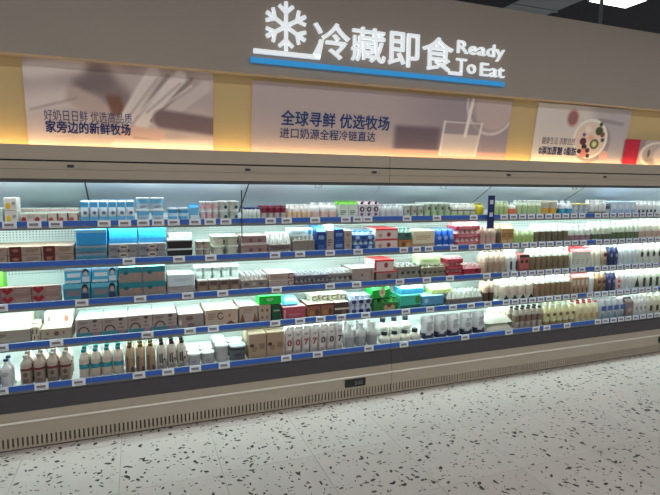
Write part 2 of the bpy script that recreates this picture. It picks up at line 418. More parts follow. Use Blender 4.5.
def paint_glass(u, v):       # u 0..4.5
    im = np.zeros(u.shape + (3,)) + np.array((176, 162, 162.))
    im = mixc(im, (150, 138, 146), smooth(u, 1.8, 3.4) * .9)
    im = mixc(im, (168, 156, 160), smooth(noise2(u, v, 5, 4), .1, .6) * .4 * smooth(u, 1.6, 2.4))
    im = mixc(im, (104, 92, 104), smooth(u, 2.22, 2.36) * (1 - smooth(u, 3.05, 3.2)) * smooth(v, .46, .56) * (1 - smooth(v, .86, .9)))
    im = mixc(im, (206, 160, 150), smooth(v, .86, .92) * smooth(u, 1.6, 2.6) * .8)
    im = mixc(im, (186, 168, 164), 1 - smooth(np.hypot((u - 4.15) / .42, (v - .12) / .42), .8, 1.1))
    im = mixc(im, (200, 190, 188), 1 - smooth(np.abs(np.hypot((u - 4.1) / .5, (v - .05) / .52) - 1), .02, .08))
    gx0 = 3.20 - (v - .4) * .08; gx1 = 3.93 - (v - .4) * .12
    ins = smooth(u, gx0 - .012, gx0 + .012) * (1 - smooth(u, gx1 - .012, gx1 + .012)) * smooth(v, .385, .40) * (1 - smooth(v, .96, .98))
    im = mixc(im, (152, 140, 144), ins * .7)
    im = mixc(im, (206, 194, 188), ins * smooth(v, .58, .62) * .95)
    edge = np.minimum(np.abs(u - gx0), np.abs(u - gx1))
    im = mixc(im, (226, 218, 214), (1 - smooth(edge, .012, .03)) * smooth(v, .37, .4) * (1 - smooth(v, .95, .98)) * .8)
    im = mixc(im, (224, 216, 212), ins * (1 - smooth(np.abs(v - .40), .01, .025)) * .7)
    im = mixc(im, (228, 218, 214), 1 - smooth(seg(u, v, (3.70, .02), (3.62, .62)), .02, .045))
    return im
def paint_bowl(u, v):        # u 0..1.9
    im = np.zeros(u.shape + (3,)) + np.array((206, 198, 192.))
    im = mixc(im, (160, 150, 154), smooth(u, .95, 1.25) * (.55 + .45 * noise2(u, v, 9, 8)))
    im = mixc(im, (176, 168, 172), smooth(u, 1.3, 1.5))
    im = mixc(im, (150, 142, 148), 1 - smooth(seg(u, v, (1.25, .22), (1.75, .27)), .02, .05))
    im = mixc(im, (196, 160, 154), 1 - smooth(np.hypot((u - .70) / .13, (v - .22) / .17), .9, 1.05))
    im = mixc(im, (150, 104, 102), 1 - smooth(np.hypot((u - .70) / .10, (v - .22) / .13), .85, 1.05))
    e = np.hypot((u - 1.12) / .36, (v - .57) / .36)
    im = mixc(im, (150, 140, 144), 1 - smooth(np.hypot((u - 1.17) / .38, (v - .62) / .38), .92, 1.08))
    im = mixc(im, (234, 224, 216), 1 - smooth(e, .97, 1.03))
    im = mixc(im, (218, 196, 182), 1 - smooth(e, .84, .90))
    for a, b, r, c in ((.98, .62, .07, (92, 40, 62)), (1.02, .72, .055, (44, 32, 40)), (1.22, .66, .095, (78, 84, 52)), (1.22, .66, .06, (186, 190, 130)), (1.22, .66, .02, (232, 226, 200)),
                       (1.28, .42, .08, (64, 78, 44)), (1.30, .30, .04, (58, 84, 44)), (1.36, .48, .05, (120, 74, 60)), (1.13, .55, .055, (222, 170, 140)), (1.02, .83, .09, (214, 140, 128)),
                       (.93, .80, .045, (60, 34, 44)), (1.12, .88, .04, (52, 36, 40)), (.98, .50, .035, (120, 70, 120)), (1.05, .40, .07, (232, 214, 200)), (1.10, .78, .045, (70, 40, 44)), (1.38, .58, .04, (70, 80, 60))):
        im = mixc(im, c, 1 - smooth(np.hypot(u - a, v - b), r * .8, r * 1.1))
    im = mixc(im, (210, 166, 160), 1 - smooth(np.hypot((u - 1.46) / .1, (v - .87) / .1), .85, 1.05))
    return im
def paint_offer(u, v):       # u 0..1.8 ; crimson panel, grey photo
    im = np.zeros(u.shape + (3,)) + np.array((172, 162, 160.))
    im = mixc(im, (140, 130, 130), smooth(noise2(u, v, 8, 3), -.1, .5))
    im = mixc(im, (214, 204, 200), 1 - smooth(np.abs(np.hypot((u - 1.05) / .5, (v - .6) / .5) - 1), .05, .14))
    im = mixc(im, (202, 190, 186), 1 - smooth(np.hypot((u - 1.2) / .3, (v - .62) / .42), .7, 1.05))
    im = mixc(im, (96, 84, 80), 1 - smooth(np.hypot((u - .78) / .05, (v - .55) / .2), .6, 1.05))
    im = mixc(im, (176, 22, 58), 1 - smooth(u, .46, .475))
    return im
def poster(name, label, pxL, pxR, ytop, paint, nu, nv, texts, ratio):
    """pxL / pxR: image columns of the left and right edges half way up"""
    pm = (pxL + pxR) / 2
    zt = at(pm, ytop, wallY(2.5))[1]; zb_ = 1.90
    zm = 2.27
    def X(px):
        lo, hi = 60., 180.
        for _ in range(30):
            mid = (lo + hi) / 2
            if at(px, mid, wallY(zm))[1] > zm: lo = mid
            else: hi = mid
        return at(px, lo, wallY(zm))[0]
    x0, x1 = X(pxL), X(pxR)
    zvis = zc[0] + .01                                   # lower edge of what the canopy leaves visible
    th = math.atan(TILT); hh = (zt - zb_) / math.cos(th)
    root = empty(name, ((x0 + x1) / 2, wallY(zb_), zb_)); root.rotation_euler.x = th
    tag(root, label, 'poster', 'posters above the cases')
    Wd = x1 - x0
    obj('panel', MB().box(-Wd / 2, Wd / 2, -.012, -.002, 0, hh).mesh(), mat((214, 206, 200), .5), root)
    us = np.linspace(0, 1, nu); vs = np.linspace(0, 1, nv)
    U, V = np.meshgrid(us, vs)
    vb = (zt - zb_) / (zt - zvis)                        # painted v runs past 1 below the canopy edge
    im = paint(U * ratio, V * vb)
    co = np.stack([(U - .5) * Wd, np.full_like(U, -.0128), (1 - V) * hh], -1).reshape(-1, 3)
    idx = np.arange(nu * nv).reshape(nv, nu)
    fs = np.stack([idx[1:, :-1], idx[1:, 1:], idx[:-1, 1:], idx[:-1, :-1]], -1).reshape(-1, 4)
    me = mesh(co, fs.tolist())
    ca = me.color_attributes.new('print', 'FLOAT_COLOR', 'POINT')
    ll = np.clip(im.reshape(-1, 3) * 1.12, 0, 255) / 255; ll = np.where(ll <= .04045, ll / 12.92, ((ll + .055) / 1.055) ** 2.4)
    ca.data.foreach_set('color', np.concatenate([ll, np.ones((len(ll), 1))], 1).ravel())
    M = bpy.data.materials.new(name + '_print'); M.use_nodes = True; nt = M.node_tree
    at_ = nt.nodes.new('ShaderNodeAttribute'); at_.attribute_name = 'print'
    nt.links.new(at_.outputs['Color'], nt.nodes['Principled BSDF'].inputs['Base Color']); nt.nodes['Principled BSDF'].inputs['Roughness'].default_value = .55
    obj('print', me, M, root)
    for body, u0, u1, v0, v1, bold, col in texts:
        zt0 = zt - v1 * (zt - zvis); zt1 = zt - v0 * (zt - zvis)
        tm = fit_text(body, (u0 - .5) * Wd, (u1 - .5) * Wd, (zt0 - zb_) / math.cos(th), (zt1 - zb_) / math.cos(th), -.0128, .0012, bold)
        obj('lettering', tm, mat(col, .5), root)
    return root
NAVY = (30, 42, 104)
poster('wall_poster_print', 'wide poster of pale hands and cloth with two navy text lines', 26, 213, 64, paint_hands, 200, 100,
    [('好奶日日鲜 优选高品质', .085, .535, .585, .715, 0, (62, 60, 108)), ('家旁边的新鲜牧场', .09, .525, .715, .855, .022, NAVY)], 2.2)
poster('wall_poster_print', 'long mauve poster of milk poured into a glass beneath the lit sign', 251.5, 507, 91, paint_glass, 320, 90,
    [('全球寻鲜 优选牧场', .095, .485, .385, .60, .022, (34, 62, 120)), ('进口奶源全程冷链直达', .092, .435, .635, .79, .008, (44, 56, 104))], 4.5)
poster('wall_poster_print', 'poster of a white fruit bowl with dark text, on yellow wall', 533, 625, 106, paint_bowl, 200, 110,
    [('健康生活 浓醇自然', .085, .43, .575, .70, 0, (120, 104, 110)), ('0添加蔗糖 0脂肪', .07, .46, .74, .885, .02, (40, 40, 86))], 1.9)
poster('wall_poster_print', 'small crimson and grey poster at the far right end', 623.5, 682, 140, paint_offer, 140, 70, [], 1.8)
area('cove_light', (XL / 2 + XR / 2, .172, 1.985), XR - XL - .4, .03, COVE_W, (1, .66, .28), (math.radians(180 - 14), 0, 0))
obj('trim_1', MB().box(XL, XR, .15, .19, 1.965, 1.975).mesh(), BEIGE, kind='structure')

# ------------------------------------------------------------------ ceiling: linear lamps, duct, hanging rod
def lamp(name, x0, x1, y, z, label, emit):
    r = empty(name, ((x0 + x1) / 2, y, z)); tag(r, label, 'ceiling light', 'linear ceiling lights')
    L2 = (x1 - x0) / 2
    obj('housing', MB().prism([(-.17, 0), (-.17, .02), (-.09, .09), (.09, .09), (.17, .02), (.17, 0)], -L2, L2).mesh(), mat((190, 190, 192), .5), r)
    obj('diffuser', MB().box(-L2 + .02, L2 - .02, -.15, .15, -.008, 0).mesh(), mat((255, 252, 246), .5, 0, emit=emit), r)
    for sx in (-L2 * .8, L2 * .8): obj('suspension', MB().tube((sx, 0, .09), (sx, 0, 4.7 - z), .008, 6).mesh(), mat((90, 92, 92), .5), r)
lamp('linear_ceiling_light', -3.4, 7.8, -1.9, 3.79, 'long linear ceiling light over the aisle nearest the cases', 1.)
lamp('linear_ceiling_light', -3.4, 7.8, -4.6, 3.79, 'long linear ceiling light over the aisle behind the viewer', 1.)
xl, zl = at(620, 1, 1.4)
lamp('linear_ceiling_light', xl - .38, xl + .30, 1.4, zl + .0, 'bright white ceiling light above the bulkhead, top right corner', 4.)
xd, zd = at(600, 0, 1.0)
obj_r = obj('hanging_rod', MB().tube((0, 0, -.9), (0, 0, 4.7 - 3.4), .022, 10).mesh(), mat((150, 158, 152), .4), loc=(at(601, 12, 1.0)[0], 1.0, 3.4 + .05))
obj_r.location.z = 3.4
tag(obj_r, 'pale grey vertical rod hanging behind the bulkhead top edge', 'rod')
xd, zd = at(540, 5, 3.2)
du = empty('ceiling_duct', (xd, 3.2, zd)); tag(du, 'pale grey ceiling duct above the bulkhead beside the rod', 'duct')
obj('duct_body', MB().box(-.55, .35, -1.2, 3.5, -.05, .35).mesh(), mat((150, 152, 152), .5), du)
obj('duct_flange', MB().box(-.57, .37, -.02, .02, -.07, .37).mesh(), mat((165, 167, 167), .5), du)
#GOODS
# ------------------------------------------------------------------ goods: makers return [(part name, mesh, material, parent index or None)]
W_ = (232, 234, 230); CREAM = (226, 216, 196)
def circ(cx, cz, rx, rz=None, k=14):
    rz = rz or rx
    return [(cx + rx * math.cos(6.2832 * i / k), cz + rz * math.sin(6.2832 * i / k)) for i in range(k)]
def front_prints(parts, w_, h_, yf, prints, base=0):
    """prints: (shape, u0, u1, v0, v1, colour) in fractions of the front face; thin plates proud of it"""
    for k, (shp, u0, u1, v0, v1, col) in enumerate(prints or ()):
        x0, x1, z0, z1 = (u0 - .5) * w_, (u1 - .5) * w_, v0 * h_, v1 * h_
        cx, cz, rx, rz = (x0 + x1) / 2, (z0 + z1) / 2, (x1 - x0) / 2, (z1 - z0) / 2
        y = yf - .0004 * k; mb = MB()
        if shp == 'rect': mb.plate([(x0, z0), (x1, z0), (x1, z1), (x0, z1)], y)
        elif shp == 'disc': mb.plate(circ(cx, cz, rx, rz), y)
        elif shp == 'heart':
            mb.plate([(cx, z0), (x1, cz + .2 * rz), (cx + .95 * rx, cz + .75 * rz), (cx + .5 * rx, z1), (cx, cz + .5 * rz), (cx - .5 * rx, z1), (cx - .95 * rx, cz + .75 * rz), (x0, cz + .2 * rz)], y)
        elif shp == 'arch':
            o = [(cx + rx * math.cos(t * math.pi / 10), z0 + 2 * rz * math.sin(t * math.pi / 10)) for t in range(11)]
            q = [(cx + .72 * rx * math.cos(t * math.pi / 10), z0 + 1.5 * rz * math.sin(t * math.pi / 10)) for t in range(10, -1, -1)]
            for t in range(10): mb.plate([o[t], o[t + 1], q[9 - t], q[10 - t]], y)
        elif shp == 'ring':
            for t in range(14):
                a, b = 6.2832 * t / 16 + .6, 6.2832 * (t + 1) / 16 + .6
                mb.plate([(cx + r * rx * math.cos(g), cz + r * rz * math.sin(g)) for r, g in ((1, a), (1, b), (.7, b), (.7, a))], y)
        elif shp == 'tri': mb.plate([(x0, z0), (x1, z0), (cx, z1)], y)
        elif shp == 'wave':
            n = 8; up_ = [(x0 + (x1 - x0) * t / n, z1 - (.35 * rz if t % 2 else 0)) for t in range(n + 1)]
            mb.plate([(x0, z0), (x1, z0)] + up_[::-1], y)
        elif shp == 'lines':
            for t in range(3):
                zz = z0 + (z1 - z0) * (t + .2) / 3; mb.plate([(x0, zz), (x1 - (.25 * (x1 - x0) if t == 0 else 0), zz), (x1 - (.25 * (x1 - x0) if t == 0 else 0), zz + .5 * rz / 1.5), (x0, zz + .5 * rz / 1.5)], y)
        else:            # lettering
            me = fit_text(shp, x0, x1, z0, z1, y, .0012, .03); parts.append(('printed_number', me, mat(col, .5), base)); continue
        parts.append(('printed_mark', mb.mesh(), mat(col, .5, .05), base))
    return parts
def box(w_, d_, h_, col=W_, prints=None, top=None, side=None, rough=.5):
    P = [('body', cbox(w_, d_, h_), mat(col, rough, .09, 45.), None)]
    if top: P.append(('top_panel', MB().box(-w_ / 2 + .003, w_ / 2 - .003, -d_ / 2 + .003, d_ / 2 - .003, h_ - .0004, h_ + .0012).mesh(), mat(top, rough), None))
    return front_prints(P, w_, h_, -d_ / 2, prints)
def bottle(w_, d_, h_, col=W_, cap=W_, label=None, band=None, neck=.42, sh=.66, caph=.09, sq=2., prints=None, tint=None, handle=False):
    r = w_ / 2; nr = r * neck
    body = MB().lathe([(r * .86, 0), (r, .02 * h_), (r, sh * h_), (r * .93, (sh + .06) * h_), (nr * 1.25, (sh + .17) * h_), (nr, (sh + .2) * h_), (nr, h_ * (1 - caph))], 14, sq)
    P = [('body', body.mesh(True), mat(col, .35, .04), None),
         ('cap', MB().lathe([(nr * 1.12, h_ * (1 - caph) - .001), (nr * 1.16, h_ - .002), (nr * 1.02, h_)], 12).mesh(), mat(cap, .35, .03), None)]
    for nm, q in (('label_wrap', label), ('band', band)):
        if q:
            k = 1.012 if nm == 'label_wrap' else 1.022
            P.append((nm, MB().lathe([(r * k, q[0] * h_), (r * k, q[1] * h_)], 14, sq, cap=False).mesh(True), mat(q[2], .45, .14, 60.), None))
    if handle:
        hb = MB(); pts = [(r * .9, (sh + .04) * h_), (r * 1.25, (sh + .02) * h_), (r * 1.3, .42 * h_), (r * .95, .36 * h_)]
        for a, b in zip(pts, pts[1:]): hb.tube((a[0], 0, a[1]), (b[0], 0, b[1]), r * .13, 6)
        P.append(('handle', hb.mesh(True), mat(col, .35, .04), None))
    return front_prints(P, w_, h_, -r * (1.02 if sq > 2 else 1.024), prints)
def tub(w_, d_, h_, col=W_, lid=W_, label=None, taper=.8, prints=None, sq=2.):
    r = w_ / 2 * .96
    P = [('cup', MB().lathe([(r * taper, 0), (r * (taper + .01), .01 * h_), (r * .96, h_ * .88), (r, h_ * .885), (r, h_ * .92)], 14, sq).mesh(True), mat(col, .4, .05), None),
         ('lid', MB().lathe([(r * 1.03, h_ * .90), (r * 1.04, h_ * .985), (r * .96, h_)], 14, sq).mesh(), mat(lid, .35, .03), None)]
    if label:
        a, b, c = label; t = lambda v: r * (taper + (.96 - taper) * v / .88) * 1.015
        P.append(('label_wrap', MB().lathe([(t(a), a * h_), (t(b), b * h_)], 14, sq, cap=False).mesh(True), mat(c, .45, .12, 60.), None))
    return front_prints(P, w_, h_, -r * .98, prints)
def carton(w_, d_, h_, col=W_, roof=None, cap=None, prints=None, label=None):
    g = .80 * h_; P = [('body', cbox(w_, d_, g, .002), mat(col, .5, .06, 40.), None)]
    y = d_ / 2
    P.append(('gable', MB().prism([(-y, g - .001), (-.003, h_ * .93), (-.003, h_), (.003, h_), (.003, h_ * .93), (y, g - .001)], -w_ / 2 + .001, w_ / 2 - .001).mesh(), mat(roof or col, .5, .05), None))
    if cap:
        P.append(('cap', MB().tube((0, -y * .55, g + .035 * h_), (0, -y * .55 - .35 * w_, g + .16 * h_), w_ * .17, 10).mesh(), mat(cap, .4), None))
    return front_prints(P, w_, g, -y, prints)
def pouch(w_, d_, h_, col=W_, seal=W_, prints=None, lower=None, cap=None, gloss=.25, crumple=0.):
    nx, nz = 8, 9; vs = []; fs = []
    for sgn in (-1, 1):
        for j in range(nz):
            v = j / (nz - 1)
            for i in range(nx):
                u = i / (nx - 1) * 2 - 1
                prof = (1 - abs(u) ** 2.6) ** .5 * (min(1, .55 + v * 1.8) if v < .3 else max(0, 1 - ((v - .3) / .62) ** 2) ** .6 if v < .92 else 0)
                pinch = 1 - .06 * math.sin(3.1416 * v)
                c1, c2 = (crumple * random.uniform(-1, 1) * w_ * (v > 0) for _ in 'ab')
                vs.append((u * w_ / 2 * pinch + c1 * .5, sgn * (prof * d_ / 2 + .0012) + (c2 if prof > .2 else 0), v * h_ * (1 - crumple * 1.6 * abs(u) * random.random())))
    n = nx * nz
    for j in range(nz - 1):
        for i in range(nx - 1):
            a = j * nx + i; fs.append([a, a + 1, a + nx + 1, a + nx]); fs.append([n + a, n + a + nx, n + a + nx + 1, n + a + 1])
    for j in range(nz - 1):
        a = j * nx; fs.append([a, a + nx, n + a + nx, n + a]); a += nx - 1; fs.append([a, n + a, n + a + nx, a + nx])
    for j in (0, nz - 1):
        for i in range(nx - 1):
            a = j * nx + i; q = [a, n + a, n + a + 1, a + 1]; fs.append(q if j == 0 else q[::-1])
    me = mesh(vs, fs, True); P = [('body', me, mat(col, gloss, .08, 60.), None)]
    P.append(('top_seal', MB().box(-w_ * .47, w_ * .47, -.002, .002, h_ * .93, h_ * 1.0).mesh(), mat(seal, .35), None))
    if cap: P.append(('cap', MB().lathe([(w_ * .13, h_ * .99), (w_ * .13, h_ * 1.12), (w_ * .1, h_ * 1.13)], 10).mesh(), mat(cap, .4), None))
    if lower:   # a fuller printed foot standing in front of the fold
        P.append(('printed_foot', MB().lathe([(w_ * .47, .002), (w_ * .485, lower[0] * h_)], 14, 2.6, sy=d_ * 1.06 / w_).mesh(), mat(lower[1], .35, .1), None))
    return front_prints(P, w_, h_, -d_ / 2 - .002, prints)
def pack(w_, d_, h_, nx=3, ny=2, col=W_, cap=W_, sleeve=None, sl=(.08, .62), prints=None, sq=2., neck=.55, top=None):
    """shrink-wrapped multipack: small bottles held by a printed sleeve"""
    r = min(w_ / nx, d_ / ny) / 2 * .98; P = []
    bm = MB().lathe([(r * .9, 0), (r, .03 * h_), (r, .62 * h_), (r * neck, .82 * h_), (r * neck, .90 * h_)], 10, sq).mesh(True)
    cm = MB().lathe([(r * neck * 1.15, .89 * h_), (r * neck * 1.15, h_)], 10).mesh()
    s0 = cbox(w_, d_, (sl[1] - sl[0]) * h_, .004) if sleeve else None
    if sleeve:
        for v in s0.vertices: v.co.z += sl[0] * h_
        P.append(('sleeve', s0, mat(sleeve, .4, .14, 40.), None))
    for j in range(ny):
        for i in range(nx):
            me = bm.copy()
            P.append(('bottle', bm, mat(col, .35, .04), None, ((i + .5) / nx * w_ - w_ / 2, (j + .5) / ny * d_ - d_ / 2, 0)))
            P.append(('cap', cm, mat(cap, .35), len(P) - 1))
            bpy.data.meshes.remove(me)
    Q = front_prints([], w_, h_, -d_ / 2, prints, 0 if sleeve else None)
    return P + Q
def tray(w_, d_, h_, col=(34, 32, 34), film=(214, 222, 222), tiers=2, prints=None):
    """shallow lidded trays film-wrapped on top of one another"""
    P = []; n = tiers; t = h_ / n
    for k in range(n):
        z = k * t
        b = MB().add(*_frustum(w_ * .92, d_ * .92, w_ * .985, d_ * .985, z + .001, z + t * .80)).mesh(); P.append(('tray', b, mat(col, .3, .06), None))
        P.append(('film_lid', MB().box(-w_ / 2, w_ / 2, -d_ / 2, d_ / 2, z + t * .80, z + t * .97).mesh(), mat(film, .25, .04), len(P) - 1))
    return front_prints(P, w_, h_, -d_ / 2, prints, 0)
def _frustum(a, b, c, d, z0, z1):
    vs = [(-a / 2, -b / 2, z0), (a / 2, -b / 2, z0), (a / 2, b / 2, z0), (-a / 2, b / 2, z0), (-c / 2, -d / 2, z1), (c / 2, -d / 2, z1), (c / 2, d / 2, z1), (-c / 2, d / 2, z1)]
    return vs, [[3, 2, 1, 0], [4, 5, 6, 7], [0, 1, 5, 4], [1, 2, 6, 5], [2, 3, 7, 6], [3, 0, 4, 7]]
def pillow(w_, d_, h_, col=W_, prints=None, seal=(214, 220, 218)):
    """soft bag lying flat"""
    n = 9; vs = []; fs = []
    for sgn in (0, 1):
        for j in range(n):
            for i in range(n):
                u, v = i / (n - 1) * 2 - 1, j / (n - 1) * 2 - 1
                b = max(0, (1 - u ** 4) * (1 - v ** 4)) ** .6
                vs.append((u * w_ / 2, v * d_ / 2, h_ * .2 + (h_ * .8 * b if sgn else -h_ * .2 * b)))
    for j in range(n - 1):
        for i in range(n - 1):
            a = j * n + i; fs.append([a, a + n, a + n + 1, a + 1]); fs.append([n * n + a, n * n + a + 1, n * n + a + n + 1, n * n + a + n])
    P = [('body', mesh(vs, fs, True), mat(col, .3, .06, 50.), None)]
    P.append(('end_seal', MB().box(-w_ / 2 - .012, -w_ / 2 + .004, -d_ * .4, d_ * .4, h_ * .18, h_ * .22).mesh(), mat(seal, .35), None))
    return P

ORD = ['first', 'second', 'third', 'fourth', 'fifth', 'sixth', 'seventh', 'eighth', 'ninth', 'tenth', 'eleventh', 'twelfth']
SHN = {1: 'top shelf', 2: 'second shelf', 3: 'middle shelf', 4: 'fourth shelf', 5: 'bottom shelf'}
ROWN = ['front row', 'second row', 'third row', 'fourth row']
USED = {}
def put(name, cat, desc, s, px0, px1, ytop, n, maker, layers=1, rows=1, depth=None, zb=None, yo=0., jit=1., gap=.965, fill=1., **kw):
    """n goods side by side between two image columns on shelf s; ytop = image row of the upper edge"""
    yf = YS[s] + .028 + yo; z0 = (ZT[s] if zb is None else zb) + .0006
    pm = (px0 + px1) / 2
    def X(px):
        lo, hi = 150., 470.
        for _ in range(26):
            mid = (lo + hi) / 2
            if at(px, mid, yf)[1] > z0 + .03: lo = mid
            else: hi = mid
        return at(px, lo, yf)[0]
    x0, x1 = X(px0), X(px1)
    if maker is bottle and gap == .965: gap = .88
    pitch = (x1 - x0) / n; wd = pitch * gap
    hh = (at(pm, ytop, yf)[1] - z0) / layers
    if zb is None:
        cl = (ZT[s - 1] - .05 if s > 1 else 1.70) - z0       # stay below the shelf above
        hh = min(hh, cl / layers)
    assert hh > .01, (desc, hh)
    dp = depth or wd
    P = maker(wd, dp, hh - .0012, **kw)
    out = None
    for r in range(rows):
        for l in range(layers):
            for i in range(n):
                o = empty(name, (x0 + (i + .5) * pitch + random.uniform(-1, 1) * .02 * wd * jit * (1 - gap) * 10, yf + dp / 2 + r * (dp + .007) + random.uniform(0, .003) * jit, z0 + l * hh))
                o.rotation_euler.z = math.radians(random.uniform(-1, 1) * jit * .8)
                bits = []
                if n * rows * layers > 1:
                    if n > 1: bits.append(ORD[i] + ' from left')
                    if layers > 1: bits.append(['lower', 'upper'][l] if layers == 2 else ['lowest', 'middle', 'topmost'][l])
                    if rows > 1: bits.append(ROWN[r])
                lab = ', '.join([desc] + bits + [SHN[s]])
                tag(o, lab, cat, desc + ' on the ' + SHN[s] if n * rows * layers > 1 else None)
                ch = []
                for q in P:
                    c = bpy.data.objects.new(q[0], q[1]); COL.objects.link(c)
                    if not q[1].materials: q[1].materials.append(q[2])
                    c.parent = o if q[3] is None else ch[q[3]]
                    if len(q) > 4: c.location = q[4]
                    ch.append(c)
    return z0 + layers * hh + .0006

def L3(c=(90, 80, 78)): return [('lines', .12, .72, .25, .6, c)]
# ================= top shelf
put('pudding_box', 'box', 'white pudding box with yellow spot', 1, 4.5, 18, 197.5, 1, box, layers=2, depth=.12, col=(232, 230, 222), prints=[('disc', .12, .52, .12, .62, (238, 196, 60)), ('lines', .62, .9, .4, .7, (120, 124, 140))])
put('pudding_box', 'box', 'white pudding box at left edge', 1, -11, 3, 208, 1, box, depth=.12, col=(216, 232, 226), prints=L3())
put('cheese_box', 'box', 'flat cream box with red dot', 1, 20.5, 47, 213, 2, box, depth=.17, top=(176, 206, 186), col=(222, 216, 200), prints=[('disc', .05, .42, .08, .62, (172, 40, 50)), ('lines', .5, .95, .45, .8, (150, 160, 130))])
put('cheese_box', 'box', 'flat box with brown side mark', 1, 48, 79, 212.5, 3, box, depth=.17, top=(196, 214, 200), col=(222, 212, 196), prints=[('disc', .05, .5, .1, .55, (190, 90, 84)), ('rect', .86, .99, .05, .95, (104, 70, 62))])
put('cheese_box', 'box', 'pale green box behind flat boxes', 1, 20, 79, 208, 4, box, yo=.20, depth=.12, col=(186, 210, 192), prints=[('rect', .0, .99, .75, .95, (206, 170, 166))])
put('yogurt_pouch', 'yogurt', 'blue topped white yogurt pouch', 1, 80, 135, 200, 6, pouch, depth=.07, rows=2, jit=.4, col=(216, 228, 236), seal=(70, 164, 216), prints=[('rect', .06, .94, .68, .92, (74, 172, 222)), ('wave', .05, .95, .0, .28, (96, 184, 224)), ('disc', .35, .8, .34, .5, (110, 122, 140))])
put('yogurt_tub', 'yogurt', 'blue-white tub with wide white lid', 1, 136, 165, 197.5, 2, tub, layers=2, depth=.1, col=(206, 226, 238), lid=(238, 240, 240), label=(.5, .86, (112, 188, 228)), sq=5., prints=[('lines', .25, .75, .12, .32, (96, 120, 150))])
put('yogurt_cup', 'yogurt', 'blue cup with domed white lid', 1, 168, 189, 208, 2, tub, rows=2, jit=.3, col=(90, 178, 224), lid=(222, 234, 240), label=(.35, .6, (200, 226, 238)), taper=.86)
put('milk_carton', 'carton', 'blue milk carton beside domed cups', 1, 190, 199, 204, 1, carton, depth=.06, rows=2, col=(110, 186, 226), roof=(70, 160, 214), prints=[('rect', .08, .92, .05, .42, (218, 230, 230))])
put('yogurt_cup', 'yogurt', 'white cup with pink label', 1, 200, 218.5, 201.5, 3, tub, layers=2, rows=2, jit=.2, col=(232, 226, 226), lid=(232, 230, 230), label=(.25, .7, (224, 182, 184)))
put('yogurt_tub', 'yogurt', 'white tub with dark green mark', 1, 219, 240, 201, 2, tub, layers=2, rows=2, jit=.2, col=(218, 222, 214), lid=(226, 228, 224), label=(.2, .6, (196, 204, 190)), prints=[('disc', .5, .8, .18, .55, (48, 70, 62))])
put('yogurt_bottle', 'yogurt', 'small white bottle with navy cap', 1, 244, 261, 207.5, 4, bottle, rows=3, jit=.3, col=(226, 232, 228), cap=(46, 52, 128), caph=.2, neck=.6, label=(.1, .45, (206, 218, 206)))
put('yogurt_cup', 'yogurt', 'cup with maroon top half', 1, 261.5, 287, 206, 4, tub, rows=3, jit=.3, col=(206, 190, 184), lid=(122, 28, 56), label=(.5, .87, (130, 30, 58)), taper=.85)
put('yogurt_bottle', 'yogurt', 'white bottle with orange label', 1, 288, 311, 204.5, 5, bottle, rows=3, jit=.3, col=(234, 232, 226), cap=(240, 240, 236), label=(.1, .5, (234, 202, 164)), neck=.5)
put('yogurt_bottle', 'yogurt', 'wide white bottle with rosy label', 1, 312, 338, 203, 3, bottle, rows=2, jit=.3, col=(232, 232, 230), cap=(238, 238, 238), label=(.12, .45, (222, 190, 180)), neck=.55)
put('milk_carton', 'carton', 'pale carton with bright green roof', 1, 339, 358, 201, 2, carton, rows=2, depth=.07, col=(214, 228, 216), roof=(104, 176, 60), prints=L3((110, 120, 110)))
put('milk_carton', 'carton', 'white carton with black blotch print', 1, 358.5, 379.5, 201, 3, carton, rows=2, depth=.06, col=(222, 216, 222), roof=(206, 188, 196), cap=(62, 34, 50), prints=[('disc', .15, .85, .45, .85, (66, 58, 82)), ('disc', .25, .7, .15, .4, (110, 92, 112)), ('disc', .4, .65, .55, .75, (224, 214, 222))])
put('yogurt_bottle', 'yogurt', 'plain wrapped white bottle', 1, 380.5, 404, 204.5, 4, bottle, rows=2, jit=.3, col=(218, 226, 226), cap=(226, 230, 230), sq=4., neck=.6, label=(.15, .5, (206, 212, 216)))
put('yogurt_cup', 'yogurt', 'white cup with grey leaf print', 1, 405, 425, 204.5, 3, tub, rows=3, jit=.3, col=(216, 222, 210), lid=(228, 230, 224), label=(.2, .65, (190, 192, 176)), prints=[('disc', .3, .6, .35, .6, (120, 112, 92))])
put('yogurt_cup', 'yogurt', 'pale green cup with dark dot', 1, 425.5, 452, 203, 4, tub, rows=3, jit=.3, col=(206, 222, 196), lid=(214, 226, 212), label=(.1, .4, (176, 204, 160)), prints=[('disc', .4, .66, .5, .75, (60, 84, 68))])
put('yogurt_bottle', 'yogurt', 'white bottle with lime foot', 1, 452.5, 477, 203.5, 4, bottle, rows=3, jit=.3, col=(222, 226, 214), cap=(230, 232, 226), label=(.02, .3, (188, 206, 150)), band=(.4, .52, (132, 126, 104)), neck=.55)
put('juice_bottle', 'bottle', 'yellow squeeze bottle by navy flag', 1, 478, 485.5, 203, 1, bottle, rows=2, col=(206, 190, 44), cap=(170, 168, 50), neck=.5)
put('yogurt_bottle', 'yogurt', 'pale green slim bottle', 1, 494.5, 509, 201, 3, bottle, rows=2, jit=.3, col=(196, 212, 168), cap=(210, 218, 200), neck=.6, label=(.1, .6, (176, 198, 134)))
put('yogurt_bottle', 'yogurt', 'white bottle with coral label', 1, 510.5, 517, 203, 1, bottle, rows=2, col=(228, 226, 216), cap=(230, 230, 226), label=(.15, .55, (228, 120, 92)), sq=4.)
put('yogurt_bottle', 'yogurt', 'bottle with light green sleeve', 1, 518, 542.5, 200.5, 5, bottle, rows=2, jit=.3, col=(206, 218, 194), cap=(220, 226, 214), neck=.6, label=(.1, .65, (180, 202, 152)))
